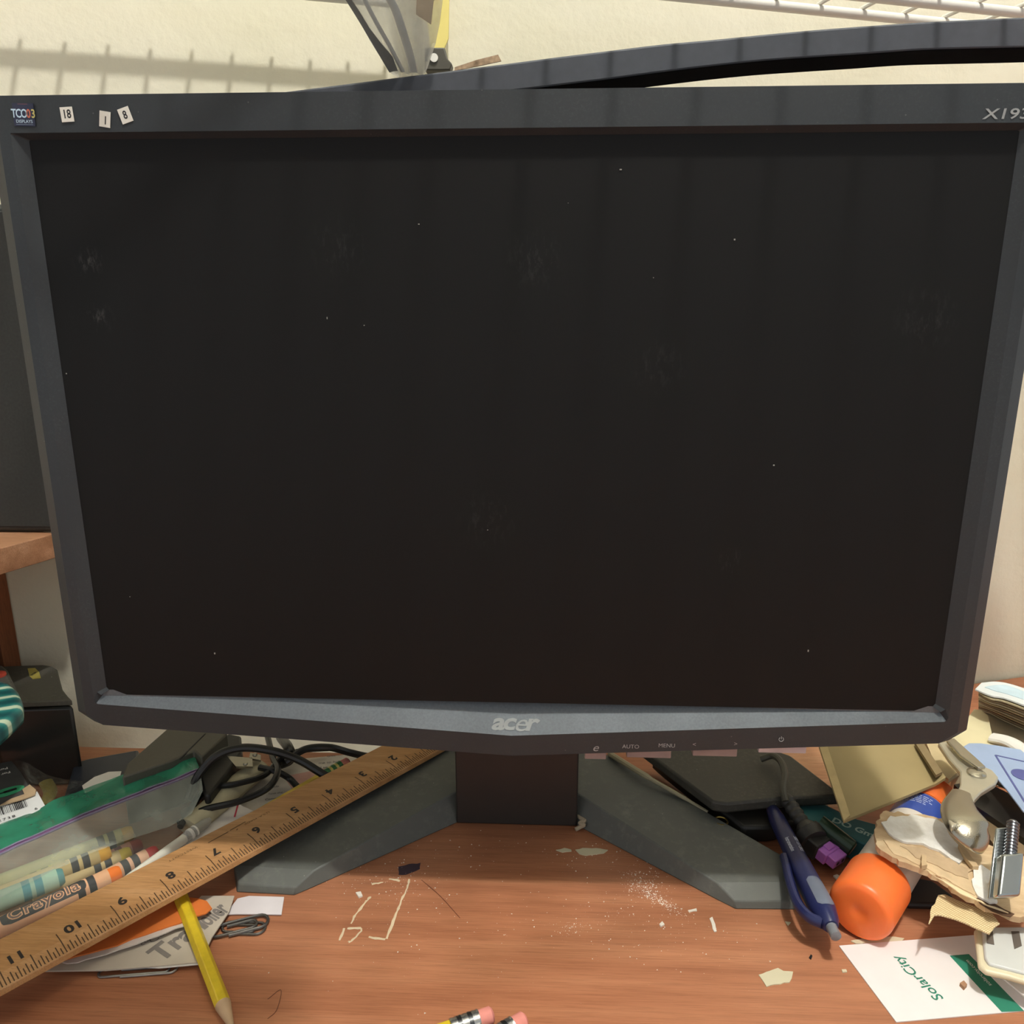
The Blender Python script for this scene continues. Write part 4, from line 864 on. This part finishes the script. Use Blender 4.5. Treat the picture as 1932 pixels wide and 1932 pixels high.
sc_ = thing('business_card', D(1760, 1850, 0), 'white business card printed SolarCity with a green stripe, in the lower right corner', 'card')
K = [D(1583, 1784, .6), D(1838, 1764, .6)]; K2 = D(1691, 1928, .6)
ey = (K[0]-K2).normalized(); ex = V((ey.y, -ey.x, 0))
if ex.dot(K[1]-K[0]) < 0: ex = -ex
Wc = 92; Hc = (K[0]-K2).length
far = K[1]-K[0]; 
def BC(s, t, z=0): return K2.lerp(K[0], t)+(far.normalized()*Wc*s)+V((0, 0, z))
mb = MB(); q = [BC(0, 0), BC(1, 0), BC(1, 1), BC(0, 1)]; mb.prism([p-V((0, 0, .5)) for p in q], q); build('card', mb, CW, sc_, smooth=False)
GRN = mat('card_green', (40, 124, 100), .5, var=.02)
g = [D(1792, 1803, .75), D(1828, 1800, .75), D(1932, 1907, .75), D(1890, 1909, .75)]
mb = MB(); mb.prism([p-V((0, 0, .1)) for p in g], g); build('green_stripe', mb, GRN, sc_, smooth=False)
a, b = D(1762, 1874, .75), D(1702, 1816, .75); tx = (b-a).normalized(); ty = V((-tx.y, tx.x, 0))
mb = MB(); mb.text('SolarCity', 7.2, plane_fn((a+b)/2, tx, ty, 0), shear=.1, sx=1.0, bold=.008); LG = build('lettering', mb, GRN, sc_, smooth=False)
fs_ = (D(1732, 1845, .75)-(a+b)/2)
a, b = D(1862, 1852, .85), D(1830, 1818, .85); tx = (b-a).normalized(); ty = V((-tx.y, tx.x, 0))
mb = MB(); mb.text('solarcity.com', 2.9, plane_fn((a+b)/2, tx, ty, 0)); build('web_address', mb, CW, sc_, smooth=False)
mb = poly([(1880, 1832), (1970, 1850), (1970, 1895), (1932, 1878), (1884, 1838)], 8, thick=1)
tag(build('white_tag', mb, CW, bevel=.2), 'white plastic tag under the grey slotted plate, above the business card', 'tag')
# black lid under glue stick
mb = poly([(1700, 1650), (1760, 1660), (1800, 1690), (1770, 1706), (1715, 1705), (1690, 1690)], 4, thick=4)
tag(build('black_saucer', mb, mat('lid_black', (34, 30, 30), .45), bevel=1.5), 'low black plastic dish in the shade right of the glue stick cap', 'dish')

# ================================================================== DESK DEBRIS
PAINT = mat('paint_chip_cream', (206, 198, 168), .7, var=.04); PL = mat('plaster_white', (232, 226, 214), .9, var=.04)
def flake(pts, label, m=PAINT, h=.5, name='paint_flake', am=.4, step=2.0, group='paint flakes on the desk'):
    q = jag([D(u, v, h) for u, v in pts], step, am, len(pts)+int(pts[0][0])); mb = MB()
    if sum(q[i].x*q[(i+1) % len(q)].y-q[(i+1) % len(q)].x*q[i].y for i in range(len(q))) < 0: q = q[::-1]
    mb.prism([p-V((0, 0, h)) for p in q], q); return tag(build(name, mb, m, smooth=False), label, 'flake', group)
flake([(1431, 1838), (1452, 1832), (1468, 1826), (1480, 1833), (1498, 1834), (1490, 1852), (1462, 1857), (1445, 1861)], 'large cream paint chip alone on the desk left of the business card')
flake([(1086, 1603), (1100, 1600), (1125, 1600), (1147, 1604), (1140, 1610), (1105, 1613), (1092, 1610)], 'long cream smear below the neck, the larger of two in a row')
flake([(1050, 1603), (1065, 1600), (1078, 1603), (1078, 1606), (1060, 1607)], 'narrow cream smear below the neck, the smaller of two in a row')
flake([(1604, 1775), (1630, 1770), (1680, 1766), (1707, 1770), (1700, 1779), (1650, 1778), (1615, 1780)], 'cream paint chip just above the top edge of the business card')
flake([(1297, 1717), (1313, 1713), (1315, 1718), (1300, 1720)], 'small white plaster splinter lying flat below the dust patch', PL)
flake([(1339, 1732), (1345, 1730), (1352, 1757), (1348, 1758)], 'upright white plaster splinter in front of the right leg tip', PL)
flake([(1243, 1742), (1250, 1738), (1254, 1744), (1247, 1748)], 'small round white crumb in front of the dust patch', PL, .9)
flake([(672, 1684), (680, 1682), (684, 1689), (676, 1692)], 'round white crumb left of the thin glue outline', PL, 1.0)
flake([(1482, 1739), (1492, 1740), (1488, 1745)], 'tiny tan chip under the tip of the base right leg', PAINT)
flake([(753, 1635), (770, 1630), (795, 1628), (792, 1640), (775, 1648), (752, 1651)], 'dark navy ink blot on the desk right of the left base leg', mat('ink_blot', (52, 36, 52), .6), .15, 'ink_blot', .5, 2, None)
flake([(1530, 1800), (1533, 1803), (1530, 1809), (1526, 1806)], 'tiny black speck below the navy pen tip', BLACK, .6, 'black_speck', .1, 2, None)
flake([(1812, 1855), (1818, 1850), (1824, 1856), (1818, 1862)], 'tan crumb lying on the white business card beside its green stripe', mat('crumb_tan', (168, 128, 98), .9), 2.4, 'crumb', .3)
flake([(1572, 1652), (1579, 1649), (1586, 1653), (1579, 1657)], 'white crumb between the purple plug and the orange glue cap', PL, 1.0)
flake([(1588, 1828), (1597, 1828), (1598, 1833), (1591, 1834)], 'small pale chip just left of the business card', PAINT, .6)
for (u, v_, sx_, sz_) in ((1171, 320, 1.0, .5), (405, 1233, .6, .9), (1525, 1228, .6, 1.1), (790, 423, .7, .4), (1233, 524, .4, .4), (617, 600, .4, 1.0), (687, 614, .5, .4), (1460, 878, .7, .6), (920, 1000, .5, .4), (1386, 452, .7, .7), (1072, 383, .3, .3), (245, 1126, .4, .4), (125, 705, .5, .6)):
    p = VY(u, v_, 1.4); mb = MB(); mb.box(p.x-sx_/2, p.x+sx_/2, 1.3, 1.65, p.z-sz_/2, p.z+sz_/2); build('dust_fleck', mb, mat('fleck_grey', (150, 150, 142), .9), mon, smooth=False, bevel=.12)
# pale glue outline
mb = MB()
for path in ([(773, 1658), (768, 1675), (755, 1705), (745, 1730), (728, 1772)], [(696, 1768), (728, 1772)], [(662, 1742), (672, 1725), (692, 1700), (698, 1692)], [(702, 1668), (722, 1665)], [(735, 1658), (755, 1662)], [(655, 1752), (682, 1753), (662, 1776), (658, 1776)], [(640, 1775), (650, 1752)]):
    p = smooth_path([D(u, v, .1) for u, v in path], 5); mb.tube([a+V((random.uniform(-.3, .3), random.uniform(-.3, .3), 0)) for a in p], [random.uniform(.35, .9) for _ in p], 6, flat=.3)
tag(build('glue_trace', mb, mat('dried_glue', (214, 196, 164), .7)), 'thin cream rectangle outline of dried glue on the desk in front of the left leg', 'glue mark')
# plaster dust
def crumbs(name, spots, label, h=0, smin=.12, smax=.5, m=PL, seed=1):
    rnd = random.Random(seed); mb = MB()
    for (u, v, su, sv, n, ang) in spots:
        for _ in range(n):
            a, b = rnd.gauss(0, 1), rnd.gauss(0, 1); ca, sa = math.cos(ang), math.sin(ang)
            uu, vv2 = u+a*su*ca-b*sv*sa, v+a*su*sa+b*sv*ca
            p = D(uu, vv2, h(uu, vv2) if callable(h) else h); s = smin+(smax-smin)*rnd.random()**4
            an = rnd.random()*6; q = [p+V((math.cos(an+k*2.09)*s*rnd.uniform(.6, 1.3), math.sin(an+k*2.09)*s*rnd.uniform(.6, 1.3), 0)) for k in range(3)]
            mb.add(q+[p+V((0, 0, s*.8))], [[0, 1, 3], [1, 2, 3], [2, 0, 3]])
    return tag(build(name, mb, m, smooth=False), label, 'dust', kind='stuff')
crumbs('plaster_dust', [(1215, 1672, 22, 12, 420, .5), (1250, 1702, 26, 5, 420, .55), (1235, 1640, 16, 10, 60, 0), (1200, 1730, 90, 40, 260, 0), (1075, 1752, 16, 8, 90, 0), (740, 1660, 60, 30, 240, 0),
                        (1000, 1600, 170, 30, 200, 0), (780, 1760, 120, 60, 90, 0), (1380, 1760, 120, 40, 60, 0), (1000, 1780, 260, 70, 110, 0), (1180, 1620, 60, 20, 80, 0)], 'white plaster dust and crumbs scattered over the desk in front of the monitor base', smin=.1, smax=.55)
# hairs
for pts_, lab in (([(795, 1660), (830, 1690), (868, 1732)], 'thin dark hair running diagonally on the desk right of the glue outline'), ([(505, 1885), (530, 1868), (522, 1905), (505, 1922)], 'curled fine hair on the desk right of the yellow pencil')):
    mb = MB(); mb.tube(smooth_path([D(u, v, .2) for u, v in pts_]), .12, 5); tag(build('hair', mb, mat('hair_brown', (90, 50, 34), .6)), lab, 'hair')

# ================================================================== TOP: bar, shelf, plastic sleeve
YB = 96.0
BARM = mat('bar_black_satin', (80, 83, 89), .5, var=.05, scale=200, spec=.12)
bar = thing('curved_black_bar', (0, YB+14, 0), 'long curved black plastic bar rising to the right behind the top of the monitor', 'bar')
ft = [(200, 216), (450, 184), (700, 152), (850, 133), (960, 119), (1060, 106), (1150, 95), (1249, 83), (1348, 74), (1447, 64), (1547, 55), (1640, 48), (1741, 41), (1842, 36), (1932, 32), (2100, 27), (2400, 24)]
fb = [(200, 258), (450, 230), (700, 203), (850, 186), (960, 173), (1060, 161), (1150, 150), (1249, 137), (1348, 125), (1447, 115), (1547, 108), (1640, 102), (1741, 95), (1842, 92), (1932, 90), (2100, 86), (2400, 84)]
T_ = smooth_path([VY(u, v, YB) for u, v in ft], 4); B_ = smooth_path([VY(u, v, YB) for u, v in fb], 4); DP = V((0, 27, 0))
mb = MB(); secs = [[b, t, t+DP, b+DP] for t, b in zip(T_, B_)]; n = len(secs)
mb.add([p for s_ in secs for p in s_], [[i*4+k, i*4+(k+1) % 4, (i+1)*4+(k+1) % 4, (i+1)*4+k] for i in range(n-1) for k in range(4)]+[[3, 2, 1, 0], [(n-1)*4+k for k in range(4)]])
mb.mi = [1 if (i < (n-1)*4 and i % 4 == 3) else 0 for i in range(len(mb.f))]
build('bar', mb, [BARM, mat('bar_underside_shade', (24, 25, 28), .9, var=.05, spec=0)], bar, bevel=1.0, angle=25)  # underside coloured near black to stand in for shade; same plastic as the front
mb = MB(); s0 = B_[min(range(len(B_)), key=lambda i: abs(B_[i].x))]; mb.box(-10, 10, YB+4, YB+24, 0, s0.z+2); build('post', mb, BARM, bar)
# wire shelves
WW = mat('shelf_white_vinyl', (226, 224, 216), .4, var=.02)
def wire_shelf(name, P0, along0, along1, z, spacing, phase, depth, rails, label, nub=4.0, r=1.35):
    """P0: a point on the back rail; rails: distances towards the room"""
    t = thing(name, P0+WD*((along0+along1)/2), label, 'shelf')
    for d in rails:
        mb = MB(); a, b = P0+WD*along0+WN*d, P0+WD*along1+WN*d; a.z = b.z = z; mb.tube([a, b], 2.9, 12); build('rail', mb, WW, t)
    k = math.ceil((along0-phase)/spacing)
    while phase+k*spacing < along1:
        s_ = phase+k*spacing; a = P0+WD*s_-WN*nub; b = P0+WD*s_+WN*depth; a.z = b.z = z+3.4
        mb = MB(); mb.tube([a, b], r, 8); build('wire', mb, WW, t); k += 1
    return t
sp = (rb-ra).dot(WD)/3; P0 = ra.copy()
d2 = (rc-ra).dot(WN)
c_al = (CORNER-P0).dot(WD)
wire_shelf('wire_shelf', P0, c_al+4, 330, RAIL_H, sp, 0, 290, (0, d2, 150, 285), 'white wire shelf on the right part of the wall, at the top edge', nub=1)
WLp = RP(350, 108, LW0, WN)                          # on the left wall, where the rail's shadow falls
zL = WLp.z+34; PL0 = V((LC.x, LC.y, zL))+WN*25
wire_shelf('wire_shelf', PL0, -520, -20, zL, 24.2, 3, 440, (0, 60, 250, 435), 'white wire shelf above the left part of the wall, just out of view')

# unseen box added on the left shelf to shade the desk's left front
A_, B_ = V((-300, -112, zL+5.2)), V((10, -160, zL+5.2)); dd = (B_-A_).normalized(); pp = V((dd.y, -dd.x, 0)); q = [A_, B_, B_+pp*95, A_+pp*95]
bxs = thing('added_shade_box', sum(q, V((0, 0, 0)))/4, 'flat brown cardboard box added on the left wire shelf, out of view, to shade the desk', 'box')
mb = MB(); mb.prism(q, [p+V((0, 0, 26)) for p in q]); build('carton', mb, mat('box_kraft', (170, 132, 92), .85), bxs, bevel=.8)
mb = MB(); mb.prism([p+V((0, 0, 26)) for p in q], [p+V((0, 0, 27.5)) for p in q]); build('lid', mb, mat('box_kraft', (170, 132, 92), .85), bxs, smooth=False)

# clear plastic sleeve standing on the bar
ys = YB+8
sl = thing('plastic_sleeve', VY(765, 140, ys), 'clear plastic sleeve narrowing downwards, tip resting on the black bar', 'sleeve')
def SL(u, v, lean=0): return VY(u, v, ys-lean)
prof = [(-180, 535, 845, 46), (-90, 590, 838, 36), (0, 652, 834, 24), (40, 678, 829, 18), (80, 700, 822, 12), (115, 722, 812, 7), (139, 738, 804, 3)]
rows = []
for (v_, ul, ur, ln) in prof:
    r = []
    for i in range(19):
        f = i/18; u = ul+(ur-ul)*f; bulge = 9*math.sin(math.pi*f)*(1-max(v_, -100)/160)+2.2*math.sin(f*17+v_*.02); r.append(SL(u, v_, ln)+V((0, -bulge, 0)))
    rows.append(r)
SLF = film('sleeve_film', (246, 244, 236), .42, .1, .9)
mb = MB(); mb.grid(rows); build('front_film', mb, SLF, sl)
mb = MB(); mb.grid([[p+V((0, 14*math.sin(math.pi*i/18), 0)) for i, p in enumerate(r)] for r in rows]); build('back_film', mb, SLF, sl)
DKF = mat('dark_fold', (128, 128, 124), .4)
mb = MB(); A_ = [SL(u, v, 4+(139-v)*.155)+V((0, -2, 0)) for u, v in [(652, 0), (666, 22), (682, 48), (700, 78), (720, 112), (736, 139)]]; B_ = [SL(u, v, 4+(139-v)*.155)+V((0, -5, 0)) for u, v in [(664, 0), (684, 30), (702, 60), (722, 86), (744, 112), (754, 139)]]
mb.grid([A_, [a.lerp(b, .5)+V((0, -.6, 0)) for a, b in zip(A_, B_)], B_]); build('dark_fold', mb, DKF, sl)
for pts_, w in (([(735, 0), (752, 30), (765, 70), (775, 105), (782, 138)], 2.4), ([(690, 0), (712, 45), (740, 95), (762, 138)], 1.3)):
    mb = MB(); mb.tube(smooth_path([SL(u, v, 4+(139-v)*.155)+V((0, -9*(1-v/150)-2, 0)) for u, v in pts_]), w, 8, flat=.4); build('crease', mb, mat('crease_grey', (214, 212, 202), .3), sl)
mb = MB(); q = [SL(u, v, 4+(139-v)*.155)+V((0, -8, 0)) for u, v in [(792, -10), (828, -10), (822, 20), (818, 57), (790, 38)]]; mb.prism(q, [p+V((0, -.4, 0)) for p in q]); build('tan_label', mb, mat('label_tan', (214, 194, 164), .7), sl)
# yellow folder strip by the corner
mb = MB(); yy = CORNER.y-16
q = [VY(u, v, yy) for u, v in [(800, -40), (848, -40), (846, 72), (835, 98), (812, 98)]]; mb.prism(q, [p+V((0, 1.5, 0)) for p in q])
tag(build('yellow_folder', mb, mat('yellow_paper', (236, 220, 132), .7, var=.03)), 'yellow paper folder standing at the wall corner behind the plastic sleeve', 'folder')
bb = thing('black_clip', VY(826, 130, yy-4), 'dark binder clip with a pale hole, at the foot of the yellow folder', 'clip')
mb = MB(); q = [VY(u, v, yy-3) for u, v in [(805, 98), (842, 98), (847, 118), (856, 128), (852, 140), (805, 140)]]; mb.prism([p+V((0, -8, 0)) for p in q], [p for p in q]); build('body', mb, mat('clip_dark', (72, 70, 62), .5), bb, bevel=.6)
c = VY(819, 109, yy-11.5); mb = MB(); mb.lathe(c, c+V((0, -1, 0)), [(0, 2.2), (.4, 2.2)], 18); build('hole', mb, WHITE, bb)
mb = MB(); q = [VY(u, v, YB+20) for u, v in [(858, 128), (900, 114), (940, 104), (946, 116), (900, 126), (858, 134)]]; mb.prism([p+V((0, -1, 0)) for p in q], q)
tag(build('paper_shred', mb, mat('shred_tan', (170, 144, 116), .9, var=.3, scale=400)), 'small brown torn paper shred lying along the top of the black bar', 'paper')
